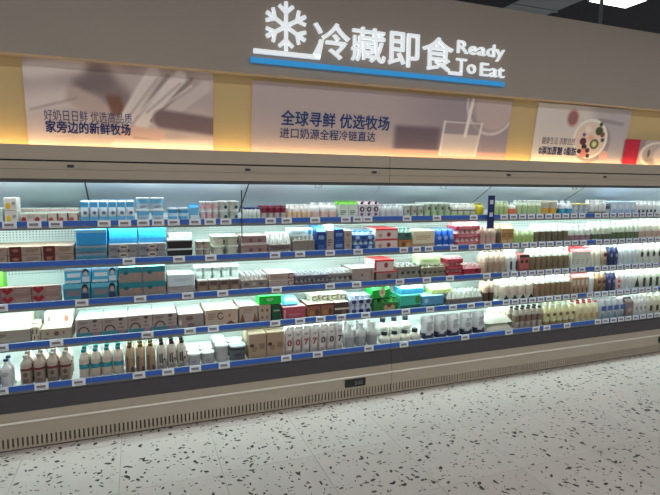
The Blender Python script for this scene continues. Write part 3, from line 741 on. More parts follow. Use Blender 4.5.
put('yogurt_tub', 'yogurt', 'round white tub with orange front', 1, 543, 560, 201, 2, tub, layers=1, rows=2, jit=.3, col=(232, 226, 204), lid=(226, 220, 196), label=(.1, .5, (216, 168, 84)))
put('yogurt_bottle', 'yogurt', 'white bottle with teal and blue label', 1, 561, 573.5, 201, 2, bottle, rows=2, jit=.3, col=(222, 228, 234), cap=(230, 232, 236), label=(.1, .45, (62, 148, 176)), neck=.5)
put('yogurt_cup', 'yogurt', 'white cup with straw yellow lid', 1, 574.5, 590, 203.5, 3, tub, rows=2, jit=.3, col=(214, 226, 226), lid=(226, 206, 122), label=(.1, .5, (178, 192, 198)))
put('yogurt_bottle', 'yogurt', 'white bottle with olive foot', 1, 591, 607, 200, 4, bottle, rows=2, jit=.3, col=(222, 226, 222), cap=(228, 230, 228), neck=.6, label=(.02, .2, (110, 118, 86)))
put('yogurt_cup', 'yogurt', 'dark lidded cup among white bottles', 1, 607.5, 611, 204, 1, tub, rows=2, col=(206, 216, 220), lid=(46, 50, 52), label=(.5, .85, (70, 80, 84)))
put('cheese_box', 'box', 'pale blue cheese box', 1, 611.5, 636, 201.5, 4, box, rows=2, depth=.12, col=(196, 214, 228), prints=[('rect', .1, .9, .1, .35, (150, 178, 208)), ('disc', .25, .7, .45, .75, (220, 228, 234))])
put('yogurt_bottle', 'yogurt', 'white bottle with small black square', 1, 637, 657, 201, 5, bottle, rows=2, jit=.3, col=(222, 228, 226), cap=(228, 230, 228), neck=.6, sq=4., prints=[('rect', .25, .75, .1, .32, (44, 54, 56))])
put('yogurt_bottle', 'yogurt', 'white bottle past black square ones', 1, 658, 690, 201, 6, bottle, jit=.3, col=(222, 228, 226), cap=(228, 230, 228), neck=.6)
# ================= second shelf
t = put('gift_box', 'box', 'beige box with dark red panel', 2, -28, 74, 246.5, 3, box, layers=2, depth=.3, gap=.985, jit=.2, col=(168, 146, 130), prints=[('rect', .06, .42, .0, .99, (92, 28, 32)), ('disc', .14, .34, .35, .75, (150, 96, 66)), ('lines', .55, .92, .3, .8, (140, 116, 100))])
t = put('milk_box', 'box', 'grey-blue box with teal stripe', 2, 75.5, 107.5, 245.5, 1, box, layers=2, depth=.3, jit=.2, col=(132, 150, 164), prints=[('wave', .0, 1, .3, .72, (58, 138, 166)), ('lines', .1, .9, .1, .25, (70, 90, 112))])
put('milk_box', 'box', 'bright sky blue box atop others', 2, 75.5, 107.5, 229, 1, box, depth=.28, zb=t, yo=.004, jit=.2, col=(44, 156, 220), prints=[('wave', .0, 1, .78, .98, (150, 210, 234))])
t = put('milk_box', 'box', 'grey-brown box with round crest', 2, 108.5, 166, 243.5, 2, box, layers=2, depth=.24, jit=.2, col=(142, 138, 140), prints=[('disc', .36, .68, .25, 1.0, (188, 176, 160)), ('rect', .42, .62, .5, .7, (84, 66, 62)), ('disc', .3, .38, .0, .3, (40, 34, 42)), ('disc', .66, .74, .0, .3, (40, 34, 42)), ('rect', .05, .3, .2, .55, (112, 116, 132))])
put('milk_box', 'box', 'large teal-blue box behind crest boxes', 2, 108.5, 166, 227.5, 2, box, depth=.2, zb=t, yo=.05, jit=.2, col=(26, 136, 192), prints=[('wave', .0, 1, .0, .35, (36, 112, 158))], top=(60, 176, 214))
t = put('dessert_tray', 'tray', 'black film-lidded dessert tray pack', 2, 167, 193.5, 239, 1, tray, depth=.2, jit=.2, tiers=2)
put('dessert_tray', 'tray', 'clear lidded tray above black ones', 2, 168, 192, 233, 1, tray, zb=t, yo=.06, depth=.14, jit=.2, tiers=1, col=(186, 206, 206))
put('dessert_cup', 'dessert', 'beige dessert cup with clear lid', 2, 196, 211, 241, 2, tub, layers=2, rows=2, jit=.2, col=(178, 158, 142), lid=(210, 216, 210))
put('yogurt_tub', 'yogurt', 'cream tub with mint shadow line', 2, 212, 239.5, 236, 2, tub, layers=2, rows=2, jit=.2, col=(214, 214, 192), lid=(216, 228, 216), label=(.2, .6, (200, 198, 178)), sq=4., prints=[('disc', .82, .98, .1, .7, (92, 96, 84))])  # dark oval printed near the right side of each tub
put('milk_box', 'box', 'pinkish-brown box with white lower band', 2, 241, 267, 235.5, 1, box, layers=2, depth=.26, jit=.2, col=(150, 122, 118), top=(186, 178, 174), prints=[('rect', 0, 1, .0, .25, (206, 196, 192)), ('disc', .3, .45, .3, .7, (106, 80, 82)), ('disc', .65, .8, .3, .7, (106, 80, 82))])
put('yogurt_multipack', 'yogurt', 'white bottle pack with brown band', 2, 268, 292, 233, 1, pack, nx=5, ny=3, depth=.16, col=(218, 222, 218), cap=(214, 220, 216), sleeve=(126, 108, 104), sl=(.12, .46), prints=[('lines', .1, .9, .2, .4, (70, 58, 60))])
t = put('yogurt_multipack', 'yogurt', 'grey-brown sleeve pack', 2, 292.5, 315, 236.5, 1, pack, nx=5, ny=3, depth=.16, col=(206, 206, 202), cap=(206, 210, 206), sleeve=(132, 122, 112), sl=(.02, .78))
put('milk_box', 'box', 'cyan-white box atop sleeve pack', 2, 289, 313, 228.5, 1, box, zb=t, depth=.13, yo=.02, jit=.2, col=(208, 228, 232), prints=[('disc', .78, .95, .2, .85, (50, 150, 206)), ('lines', .1, .65, .3, .7, (130, 160, 170))])
put('milk_carton', 'carton', 'tall navy milk carton', 2, 316.5, 326, 226.5, 1, carton, rows=3, depth=.075, jit=.2, col=(24, 62, 132), roof=(54, 110, 176), prints=[('rect', .2, .8, .62, .8, (120, 160, 200)), ('rect', .2, .8, .1, .35, (60, 100, 160))])
put('drink_carton', 'carton', 'tall beige drink carton between navy ones', 2, 326.5, 334, 224, 1, carton, rows=3, depth=.07, jit=.2, col=(176, 164, 156), roof=(206, 206, 204), prints=L3())
put('milk_box', 'box', 'navy box with bright blue top', 2, 334.5, 343.5, 229, 1, box, layers=2, rows=2, depth=.1, jit=.2, col=(28, 74, 146), top=(60, 156, 216), prints=[('rect', .12, .88, .35, .65, (110, 150, 200))])
put('milk_box', 'box', 'slim beige box beside navy one', 2, 344, 352, 230, 1, box, layers=2, rows=2, depth=.1, jit=.2, col=(170, 154, 140), prints=[('disc', .3, .7, .4, .7, (140, 118, 104))])
put('yogurt_multipack', 'yogurt', 'blue sleeve yogurt pack', 2, 353, 374.5, 231, 1, pack, layers=2, nx=4, ny=3, depth=.16, jit=.2, col=(176, 206, 226), cap=(60, 124, 200), sleeve=(44, 88, 164), sl=(.05, .6), prints=[('disc', .1, .3, .15, .5, (170, 200, 226)), ('disc', .4, .6, .15, .5, (36, 58, 110)), ('disc', .7, .9, .15, .5, (170, 200, 226))])
put('yogurt_box', 'box', 'white box with red top and tomato print', 2, 375, 398, 228.5, 1, box, layers=2, depth=.26, jit=.2, col=(220, 204, 196), top=(206, 62, 66), prints=[('rect', 0, 1, .85, 1.0, (206, 52, 62)), ('disc', .5, .68, .2, .65, (150, 44, 56)), ('disc', .12, .3, .15, .55, (196, 150, 130))])
t = put('yogurt_box', 'box', 'orange-brown box under green pack', 2, 398.5, 412, 240, 1, box, depth=.2, jit=.2, col=(178, 120, 70), prints=[('disc', .2, .5, .2, .8, (120, 66, 44)), ('disc', .6, .85, .2, .7, (206, 170, 110))])
put('yogurt_multipack', 'yogurt', 'green sleeve pack atop orange box', 2, 398.5, 412, 228, 1, pack, zb=t, nx=3, ny=3, depth=.15, jit=.2, col=(150, 186, 176), cap=(96, 140, 130), sleeve=(66, 108, 96), sl=(.05, .65), prints=[('disc', .5, .8, .2, .55, (40, 66, 72))])
put('yogurt_box', 'box', 'cream box with tan lower edge', 2, 412.5, 435, 230.5, 1, box, depth=.26, jit=.2, col=(220, 212, 180), top=(226, 226, 206), prints=[('rect', 0, 1, 0, .25, (176, 156, 126)), ('lines', .15, .8, .45, .75, (196, 180, 140))])
put('yogurt_pouch', 'yogurt', 'cobalt blue yogurt bag', 2, 436, 455, 229, 3, pouch, depth=.07, rows=2, jit=.4, col=(38, 92, 186), seal=(120, 160, 214), prints=[('disc', .2, .8, .4, .65, (150, 184, 226)), ('rect', .1, .9, .0, .15, (176, 190, 220))])
put('yogurt_multipack', 'yogurt', 'pink-red sleeve yogurt pack', 2, 455.5, 480, 222.5, 1, pack, layers=3, nx=5, ny=3, depth=.16, jit=.3, col=(232, 196, 196), cap=(220, 150, 156), sleeve=(186, 62, 80), sl=(.04, .58), prints=[('lines', .1, .9, .15, .5, (226, 170, 174))])
put('drink_bottle', 'bottle', 'dusty pink drink bottle', 2, 481, 497, 226, 3, bottle, rows=2, jit=.3, col=(186, 160, 146), cap=(206, 200, 190), neck=.5, label=(.05, .4, (206, 170, 156)))
put('drink_bottle', 'bottle', 'dark slim bottle beside tan cartons', 2, 497.3, 500.5, 228, 1, bottle, rows=2, col=(92, 84, 76), cap=(206, 206, 200), neck=.5)
put('milk_carton', 'carton', 'tan gable-top carton', 2, 501, 513.5, 224.5, 2, carton, rows=2, depth=.07, jit=.2, col=(176, 140, 92), roof=(196, 166, 120), prints=[('lines', .15, .85, .45, .75, (140, 100, 60)), ('rect', .1, .9, .1, .3, (206, 176, 130))])
put('yogurt_bottle', 'yogurt', 'short lime green bottle', 2, 514.5, 534.5, 230, 5, bottle, rows=2, jit=.3, col=(196, 212, 164), cap=(206, 220, 196), neck=.6, label=(.1, .6, (170, 196, 116)))
put('tea_bottle', 'bottle', 'dark tea bottle with white cap', 2, 535, 569.5, 224.5, 6, bottle, rows=2, jit=.3, col=(222, 228, 220), cap=(236, 238, 236), neck=.55, label=(.06, .62, (104, 94, 72)))
put('juice_bottle', 'bottle', 'purple-brown berry bottle', 2, 570, 592, 225, 4, bottle, rows=2, jit=.3, col=(206, 214, 204), cap=(226, 230, 226), neck=.55, label=(.04, .38, (142, 108, 116)))
put('juice_bottle', 'bottle', 'pale bottle with dark green foot', 2, 592.5, 612, 222.5, 4, bottle, rows=2, jit=.3, col=(206, 218, 200), cap=(224, 230, 222), neck=.55, label=(.04, .36, (92, 100, 76)), sq=4.)
put('juice_bottle', 'bottle', 'white bottle with forest green label', 2, 612.5, 640, 221.5, 6, bottle, rows=2, jit=.3, col=(212, 222, 204), cap=(226, 232, 224), neck=.55, label=(.04, .42, (98, 112, 78)))
put('juice_bottle', 'bottle', 'rosy white bottle at right edge', 2, 640.5, 690, 219.5, 8, bottle, rows=2, jit=.3, col=(218, 214, 202), cap=(228, 228, 222), neck=.55, label=(.1, .4, (186, 160, 144)))
# ================= middle shelf
put('milk_box', 'box', 'lime green carton at left edge', 3, -10, 4.5, 272, 1, box, yo=.06, depth=.12, col=(96, 178, 56), prints=L3((220, 230, 200)))
put('gift_box', 'box', 'mauve-brown box with red heart', 3, -32, 61.5, 287, 3, box, layers=2, depth=.045, jit=.1, gap=.985, col=(152, 124, 118), prints=[('heart', .05, .42, .12, .95, (150, 30, 44)), ('lines', .5, .93, .3, .75, (176, 152, 142)), ('rect', .0, .03, .1, .9, (112, 84, 82))])
t = put('milk_box', 'box', 'teal box with dark-haired figure', 3, 63, 118, 282.5, 2, box, depth=.28, jit=.2, col=(58, 134, 160), prints=[('wave', 0, 1, .72, .98, (96, 190, 212)), ('rect', .12, .62, .3, .6, (128, 124, 130)), ('disc', .68, .92, .45, .95, (38, 40, 58)), ('disc', .72, .88, .45, .75, (196, 156, 140)), ('rect', .66, .94, .05, .42, (52, 60, 92))])
put('milk_box', 'box', 'cyan box with white badge', 3, 64, 118, 267.5, 2, box, zb=t, depth=.28, yo=.005, jit=.2, col=(70, 182, 226), prints=[('wave', 0, 1, .8, 1.0, (226, 240, 244)), ('rect', .1, .6, .38, .66, (216, 234, 240)), ('disc', .68, .92, .5, .95, (44, 70, 96)), ('disc', .72, .88, .45, .78, (206, 186, 176)), ('rect', .66, .94, .05, .4, (206, 226, 236)), ('wave', 0, .6, .0, .2, (200, 230, 240))])
put('milk_box', 'box', 'grey box with teal upper half', 3, 119, 166, 266.5, 2, box, layers=2, depth=.28, jit=.2, col=(148, 134, 128), top=(120, 200, 206), prints=[('rect', 0, 1, .62, 1.0, (38, 128, 140)), ('disc', .2, .42, .5, .74, (26, 90, 106)), ('disc', .68, .84, .28, .62, (176, 132, 118))])
t = put('cheese_box', 'box', 'low grey-beige box under white one', 3, 166.8, 195.5, 286.5, 1, box, depth=.24, jit=.2, col=(156, 146, 142), prints=[('lines', .1, .9, .3, .6, (176, 166, 160))])
put('cheese_box', 'box', 'plain white lidded box atop grey one', 3, 167.5, 195, 274, 1, box, zb=t, depth=.22, yo=.004, jit=.2, col=(206, 222, 226), top=(232, 238, 238), prints=[('lines', .25, .85, .4, .65, (176, 192, 198))])
t = put('dessert_pack', 'dessert', 'brown dessert pack with tan window', 3, 197.5, 240, 279.5, 4, box, depth=.2, jit=.2, col=(118, 98, 88), top=(206, 212, 208), prints=[('disc', .12, .88, .05, .55, (146, 122, 98)), ('disc', .15, .85, .55, .98, (86, 70, 64)), ('rect', .02, .98, .9, 1.0, (176, 170, 162))])
put('dessert_cup', 'dessert', 'frosted clear cup on brown packs', 3, 194, 240, 266, 5, tub, zb=t, yo=.03, rows=2, jit=.2, col=(206, 220, 216), lid=(226, 234, 230), label=(.3, .6, (196, 212, 204)))
put('yogurt_multipack', 'yogurt', 'silver-capped brown yogurt pack', 3, 241, 268, 274.5, 1, pack, nx=5, ny=4, depth=.2, jit=.2, col=(170, 160, 156), cap=(196, 204, 202), sleeve=(140, 126, 120), sl=(.03, .66), prints=[('disc', .1, .28, .25, .5, (100, 88, 92)), ('disc', .38, .56, .25, .5, (176, 160, 150)), ('disc', .66, .84, .25, .5, (100, 88, 92))])
put('milk_box', 'box', 'pinkish-beige box with dark corner curve', 3, 268.5, 294.5, 273, 1, box, layers=2, depth=.26, jit=.2, col=(172, 150, 142), top=(226, 232, 230), prints=[('ring', .74, 1.0, .15, 1.0, (110, 66, 70)), ('lines', .1, .6, .4, .6, (150, 128, 122)), ('rect', 0, 1, .0, .1, (206, 196, 190))])
put('yogurt_multipack', 'yogurt', 'mauve-grey sleeve yogurt pack', 3, 295, 330, 272.5, 2, pack, layers=2, nx=4, ny=3, depth=.15, jit=.2, col=(170, 172, 178), cap=(176, 186, 190), sleeve=(108, 100, 112), sl=(.05, .66), prints=[('lines', .1, .9, .2, .55, (76, 68, 84))])
put('yogurt_multipack', 'yogurt', 'stone grey pack with silver caps', 3, 330.5, 351, 270, 1, pack, layers=2, nx=4, ny=3, depth=.15, jit=.2, col=(166, 168, 168), cap=(186, 194, 194), sleeve=(128, 122, 120), sl=(.05, .6))
put('milk_box', 'box', 'grey-beige long box before red ones', 3, 351.5, 374.5, 268, 1, box, depth=.26, jit=.2, col=(158, 144, 136), top=(214, 226, 228), prints=[('disc', .4, .5, .45, .6, (96, 76, 76)), ('rect', .86, .9, .2, .8, (176, 84, 76))])
t = put('milk_box', 'box', 'grey fronted box with red edge', 3, 376, 397, 271.5, 1, box, depth=.24, jit=.2, col=(150, 132, 126), top=(196, 60, 62), prints=[('disc', .5, .72, .3, .75, (96, 58, 60)), ('rect', 0, 1, .9, 1.0, (196, 48, 56))])
put('milk_box', 'box', 'white and red box stacked topmost', 3, 374, 394, 259.5, 1, box, zb=t, depth=.22, jit=.2, col=(222, 196, 192), top=(214, 70, 72), prints=[('disc', .5, .7, .3, .75, (140, 56, 56)), ('rect', 0, 1, .84, 1.0, (206, 44, 56)), ('rect', 0, .1, .1, .8, (190, 60, 66))])
t = put('yogurt_multipack', 'yogurt', 'ash grey sleeve pack', 3, 397.5, 420, 264, 1, pack, layers=2, nx=4, ny=3, depth=.15, jit=.2, col=(156, 158, 154), cap=(176, 182, 178), sleeve=(126, 120, 112), sl=(.05, .7))
t = put('yogurt_multipack', 'yogurt', 'olive grey sleeve pack', 3, 420.5, 446, 265, 1, pack, layers=2, nx=5, ny=3, depth=.15, jit=.2, col=(156, 158, 140), cap=(170, 176, 158), sleeve=(128, 122, 100), sl=(.05, .7))
put('yogurt_box', 'box', 'pale lime box atop olive pack', 3, 419, 441, 254.5, 1, box, zb=t, depth=.13, yo=.02, jit=.2, col=(206, 226, 180), prints=[('lines', .15, .8, .3, .6, (170, 200, 130))])
put('yogurt_multipack', 'yogurt', 'crimson sleeve yogurt pack', 3, 446.5, 463, 257, 1, pack, layers=3, nx=4, ny=3, depth=.14, jit=.3, col=(206, 150, 156), cap=(206, 170, 174), sleeve=(160, 28, 52), sl=(.02, .72), prints=[('lines', .1, .9, .2, .5, (206, 120, 130))])
put('yogurt_multipack', 'yogurt', 'low crimson pack beside pink bottles', 3, 463.5, 481.5, 264.5, 1, pack, nx=4, ny=3, depth=.14, jit=.3, col=(206, 160, 160), cap=(214, 186, 186), sleeve=(158, 32, 56), sl=(.02, .64), prints=[('disc', .6, .85, .3, .6, (70, 20, 36))])
put('drink_bottle', 'bottle', 'beige-pink milk tea bottle', 3, 483, 506, 250.5, 4, bottle, rows=2, jit=.3, col=(196, 178, 158), cap=(96, 74, 66), neck=.5, caph=.06, label=(.08, .5, (172, 146, 124)))
put('drink_bottle', 'bottle', 'white bottle with narrow charcoal label', 3, 507, 518, 250, 2, bottle, rows=2, jit=.3, col=(214, 222, 216), cap=(226, 230, 226), neck=.5, prints=[('rect', .5, .9, .15, .5, (62, 64, 62))])
put('drink_box', 'box', 'red fronted box with black top', 3, 519, 529, 254.5, 1, box, rows=2, depth=.08, jit=.2, col=(176, 96, 92), prints=[('rect', 0, 1, .84, 1.0, (48, 56, 62)), ('disc', .1, .4, .5, .7, (56, 30, 40)), ('disc', .6, .9, .5, .7, (56, 30, 40)), ('rect', .1, .9, .0, .14, (130, 26, 44))])
put('tea_bottle', 'bottle', 'brown filled white capped bottle', 3, 530, 570, 247.5, 7, bottle, rows=2, jit=.3, col=(214, 220, 206), cap=(234, 238, 234), neck=.55, label=(.04, .62, (122, 106, 80)))
put('milk_carton', 'carton', 'white carton with red gable roof', 3, 571, 590, 247.5, 4, carton, rows=2, depth=.07, jit=.2, col=(212, 218, 204), roof=(206, 44, 48), prints=L3((170, 176, 160)))
put('yogurt_bottle', 'yogurt', 'plain ivory bottle', 3, 590.5, 601.5, 246, 2, bottle, rows=2, jit=.3, col=(222, 222, 202), cap=(226, 226, 206), neck=.55)
put('drink_bottle', 'bottle', 'beige bottle with maroon spot', 3, 602, 607.5, 246, 1, bottle, rows=2, col=(196, 180, 154), cap=(206, 200, 190), neck=.55, sq=4., prints=[('disc', .15, .85, .48, .68, (92, 36, 40)), ('rect', .2, .8, .1, .35, (150, 124, 96))])
put('drink_bottle', 'bottle', 'deep navy drink bottle', 3, 608.5, 618.5, 245.5, 2, bottle, rows=2, jit=.2, col=(44, 54, 96), cap=(206, 214, 224), neck=.55, sq=4., prints=[('disc', .25, .75, .45, .62, (150, 160, 190))])
put('yogurt_bottle', 'yogurt', 'plain blue-white bottle', 3, 619.5, 638, 244, 4, bottle, rows=2, jit=.3, col=(212, 222, 222), cap=(226, 232, 230), neck=.55)
put('yogurt_bottle', 'yogurt', 'white bottle with black neck label', 3, 638.5, 690, 241.5, 9, bottle, rows=2, jit=.3, col=(214, 216, 204), cap=(222, 226, 220), neck=.55, prints=[('disc', .25, .75, .35, .62, (40, 42, 40))])
# ================= fourth shelf
t = put('milk_box', 'box', 'large grey-beige box with pale green top', 4, -20, 31.5, 330.5, 1, box, depth=.30, jit=.1, col=(160, 152, 138), top=(206, 228, 206), prints=[('lines', .2, .5, .5, .75, (112, 92, 80)), ('rect', .0, .9, .0, .2, (138, 124, 104))])
put('milk_box', 'box', 'pale green carton lying on large box', 4, -20, 33, 316, 1, box, zb=t, yo=.10, depth=.18, jit=.1, col=(206, 222, 190), top=(222, 232, 212), prints=[('lines', .3, .8, .4, .7, (206, 196, 150))])
put('drink_carton', 'carton', 'narrow cream carton with brown marks', 4, 32, 39.5, 323, 2, carton, depth=.04, rows=3, jit=.2, col=(206, 196, 174), prints=[('rect', .1, .5, .55, .85, (112, 84, 72)), ('rect', .5, .9, .2, .45, (150, 96, 80))])
t = put('milk_box', 'box', 'beige box with oval brown emblem', 4, 40.5, 72, 328, 1, box, depth=.28, jit=.1, col=(170, 156, 138), top=(216, 214, 196), prints=[('disc', .42, .6, .4, .75, (104, 74, 62)), ('disc', .18, .26, .5, .7, (112, 88, 76)), ('disc', .72, .78, .5, .75, (112, 88, 76)), ('disc', .05, .25, .05, .3, (140, 118, 100))])
put('milk_box', 'box', 'white box lying atop beige emblem box', 4, 44, 73, 312.5, 1, box, zb=t, yo=.09, depth=.16, jit=.1, col=(230, 226, 214), prints=[('disc', .1, .22, .3, .8, (130, 120, 110)), ('disc', .7, .86, .2, .8, (206, 110, 90))])
put('milk_box', 'box', 'grey box with arch window and teal foot', 4, 76, 177, 316, 4, box, depth=.30, gap=.985, jit=.1, col=(166, 152, 146), top=(214, 234, 228), prints=[('rect', 0, 1, 0, .28, (58, 126, 136)), ('arch', .06, .52, .3, .62, (90, 66, 62)), ('disc', .64, .82, .78, .95, (70, 68, 70)), ('disc', .66, .78, .58, .68, (110, 96, 96)), ('lines', .1, .46, .72, .88, (120, 104, 100)), ('rect', .66, .9, .06, .3, (158, 112, 116)), ('rect', .62, .86, .4, .46, (126, 100, 96))])
put('milk_box', 'box', 'low grey-brown box with dark print', 4, 178, 204, 313.5, 1, box, depth=.30, jit=.1, col=(150, 134, 126), top=(230, 236, 232), prints=[('disc', .3, .6, .55, .85, (110, 84, 78)), ('disc', .35, .65, .1, .4, (118, 96, 92)), ('rect', .05, .12, .3, .6, (206, 206, 200))])
put('milk_box', 'box', 'beige box with ring logo, brown arc', 4, 204.8, 238.5, 309, 1, box, depth=.30, jit=.1, col=(186, 166, 146), top=(230, 236, 226), prints=[('ring', .36, .56, .38, .82, (84, 56, 50)), ('arch', .52, 1.3, .0, .42, (112, 62, 50)), ('disc', .7, .78, .5, .7, (170, 110, 90)), ('lines', .08, .3, .5, .8, (150, 128, 112))][:1] + [('disc', .7, .78, .5, .7, (170, 110, 90)), ('lines', .08, .3, .4, .8, (150, 128, 112)), ('tri', .55, 1.0, .0, .3, (112, 62, 50))])
put('milk_box', 'box', 'tan box with brown corner triangles', 4, 239, 258, 305.5, 1, box, depth=.28, jit=.1, col=(178, 158, 144), top=(206, 218, 214), prints=[('tri', .0, .35, .0, .6, (122, 78, 60)), ('tri', .7, 1.0, .0, .6, (122, 78, 60)), ('lines', .25, .75, .6, .85, (150, 130, 118))])
t = put('drink_box', 'box', 'beige box with row of small prints', 4, 258.5, 271, 305, 1, box, depth=.12, jit=.1, col=(176, 158, 140), prints=[('disc', .2, .4, .6, .8, (112, 84, 70)), ('disc', .6, .8, .6, .8, (112, 84, 70)), ('disc', .2, .4, .2, .4, (130, 104, 88)), ('disc', .6, .8, .2, .4, (130, 104, 88))])
put('drink_box', 'box', 'dark bottle green box', 4, 271.5, 281.5, 305, 1, box, depth=.12, jit=.1, col=(18, 74, 52), prints=[('rect', .2, .8, .62, .72, (150, 176, 150))])
put('drink_box', 'box', 'bright green box on two boxes', 4, 258.5, 281.5, 295.5, 1, box, zb=t, depth=.12, jit=.1, col=(20, 188, 62), prints=[('lines', .35, .65, .4, .7, (190, 236, 196))])
t = put('yogurt_box', 'box', 'rose red yogurt box', 4, 282.5, 306, 306.5, 1, box, depth=.2, jit=.1, col=(172, 74, 90), top=(224, 196, 196), prints=[('rect', .05, .12, .1, .8, (206, 150, 150)), ('lines', .25, .8, .25, .5, (196, 120, 128))])
put('yogurt_pouch', 'yogurt', 'sky blue bag lying on rose box', 4, 283, 300, 297, 1, pillow, zb=t, depth=.16, yo=.02, jit=.1, col=(98, 172, 222))
put('dessert_box', 'box', 'orange-brown cake box with white top', 4, 307, 334, 303.5, 2, box, depth=.2, jit=.1, col=(142, 92, 66), top=(230, 226, 210), prints=[('disc', .15, .55, .1, .55, (176, 120, 70)), ('disc', .6, .9, .2, .6, (86, 52, 44)), ('rect', .0, 1, .85, 1, (110, 46, 44))])
t = put('dessert_box', 'box', 'dark chocolate box with pale stripe', 4, 334.5, 349, 302, 1, box, depth=.2, jit=.1, col=(74, 54, 48), top=(226, 222, 206), prints=[('rect', .0, 1, .45, .58, (206, 196, 178)), ('disc', .5, .8, .05, .4, (130, 96, 72))])
put('dessert_cup', 'dessert', 'white cup with black swirl', 4, 310, 348, 294, 4, tub, zb=t + .008, yo=.03, rows=2, jit=.2, col=(226, 224, 204), lid=(230, 230, 214), prints=[('ring', .2, .8, .2, .8, (54, 50, 46))])
put('yogurt_multipack', 'yogurt', 'blue-white pack with navy pot prints', 4, 349.5, 372, 295.5, 1, pack, layers=2, nx=4, ny=3, depth=.16, jit=.2, col=(196, 206, 224), cap=(176, 190, 216), sleeve=(170, 180, 206), sl=(.05, .6), neck=.8, prints=[('disc', .08, .3, .1, .55, (44, 52, 100)), ('disc', .4, .62, .1, .55, (34, 38, 76)), ('disc', .72, .94, .1, .55, (52, 54, 76))])
t = put('yogurt_multipack', 'yogurt', 'leaf green pack with beige oval', 4, 373, 399, 298, 1, pack, nx=4, ny=3, depth=.18, jit=.2, col=(60, 150, 66), cap=(36, 110, 56), sleeve=(44, 120, 54), sl=(.02, .7), prints=[('disc', .4, .85, .0, .55, (176, 150, 112)), ('disc', .52, .72, .3, .6, (110, 66, 52))])
put('yogurt_multipack', 'yogurt', 'vivid green pack with cream badge, topmost', 4, 372, 391, 285.5, 1, pack, zb=t, nx=4, ny=3, depth=.16, jit=.2, col=(70, 196, 96), cap=(40, 176, 70), sleeve=(24, 172, 62), sl=(.02, .7), prints=[('disc', .38, .7, .1, .9, (214, 220, 180)), ('disc', .46, .62, .3, .65, (206, 150, 120))])
t = put('yogurt_box', 'box', 'emerald box with dark green foot', 4, 400, 421, 295, 1, box, depth=.2, jit=.2, col=(58, 186, 160), top=(120, 216, 210), prints=[('rect', 0, 1, 0, .3, (26, 96, 82)), ('disc', .72, .98, .35, .95, (62, 140, 60))])
put('yogurt_multipack', 'yogurt', 'aqua pack atop emerald box', 4, 401, 424, 284, 1, pack, zb=t, yo=.02, nx=5, ny=3, depth=.16, jit=.2, col=(170, 222, 230), cap=(140, 206, 224), sleeve=(66, 170, 216), sl=(.05, .6))
t = put('yogurt_box', 'box', 'steel blue box beside emerald one', 4, 421.5, 444, 295.5, 1, box, depth=.2, jit=.2, col=(82, 146, 186), top=(176, 216, 228), prints=[('wave', 0, 1, .0, .3, (44, 104, 116)), ('disc', .1, .3, .4, .8, (150, 196, 216))])
put('yogurt_multipack', 'yogurt', 'pale lime pack atop steel blue box', 4, 431, 452, 285, 1, pack, zb=t, yo=.02, nx=4, ny=3, depth=.15, jit=.2, col=(206, 226, 196), cap=(196, 222, 190), sleeve=(196, 214, 140), sl=(.05, .6))
put('yogurt_multipack', 'yogurt', 'taupe pack with pale caps', 4, 447, 483, 291.5, 2, pack, layers=1, nx=4, ny=3, depth=.16, jit=.2, col=(196, 200, 192), cap=(206, 212, 206), sleeve=(120, 112, 102), sl=(.02, .52), prints=[('lines', .1, .9, .12, .4, (92, 82, 84))])
put('drink_bottle', 'bottle', 'milk bottle with chocolate brown foot', 4, 484, 495, 277, 2, bottle, rows=2, jit=.3, col=(196, 176, 156), cap=(62, 44, 40), neck=.5, label=(.02, .42, (76, 56, 46)))
put('drink_bottle', 'bottle', 'white bottle with black-green hill print', 4, 502, 535, 278, 4, bottle, rows=2, jit=.3, col=(214, 210, 196), cap=(222, 230, 222), neck=.55, label=(.2, .62, (196, 182, 166)), prints=[('tri', .1, .9, .03, .26, (30, 42, 34))])
put('tea_bottle', 'bottle', 'brown milk tea bottle', 4, 535.5, 571, 275, 7, bottle, rows=2, jit=.3, col=(216, 222, 210), cap=(234, 238, 234), neck=.55, label=(.03, .64, (136, 112, 86)))
put('milk_carton', 'carton', 'tan carton with dark red roof', 4, 571.5, 588.5, 273, 4, carton, rows=2, depth=.07, jit=.2, col=(170, 146, 116), roof=(150, 52, 50), prints=[('rect', .2, .8, .55, .85, (206, 196, 176)), ('disc', .3, .7, .1, .4, (96, 70, 52))])
put('yogurt_bottle', 'yogurt', 'frosted white bottle', 4, 589, 595.5, 271.5, 1, bottle, rows=2, col=(214, 224, 226), cap=(226, 232, 232), neck=.55)
put('drink_bottle', 'bottle', 'brown bottle with dark spots', 4, 596, 606, 271.5, 2, bottle, rows=2, jit=.2, col=(152, 122, 92), cap=(214, 206, 190), neck=.55, sq=4., prints=[('disc', .2, .8, .42, .6, (88, 56, 44)), ('rect', .2, .8, .1, .3, (112, 84, 64))])
put('drink_bottle', 'bottle', 'indigo drink bottle', 4, 606.5, 616, 270.5, 2, bottle, rows=2, jit=.2, col=(52, 56, 98), cap=(206, 210, 222), neck=.55, sq=4., prints=[('disc', .25, .75, .42, .6, (150, 150, 180))])
put('drink_bottle', 'bottle', 'white bottle with red speckles', 4, 616.5, 621, 270, 1, bottle, rows=2, col=(222, 200, 196), cap=(226, 220, 216), neck=.55, sq=4., prints=[('disc', .2, .8, .4, .55, (196, 62, 62)), ('disc', .2, .8, .12, .3, (196, 72, 70))])
put('yogurt_bottle', 'yogurt', 'cool white slim bottle', 4, 621.5, 633, 269, 3, bottle, rows=2, jit=.3, col=(216, 220, 218), cap=(228, 230, 228), neck=.55)
put('drink_bottle', 'bottle', 'white bottle with pointed black label', 4, 633.5, 640, 268.5, 1, bottle, rows=2, col=(216, 220, 212), cap=(228, 230, 226), neck=.55, prints=[('tri', .1, .9, .12, .6, (30, 32, 32))])
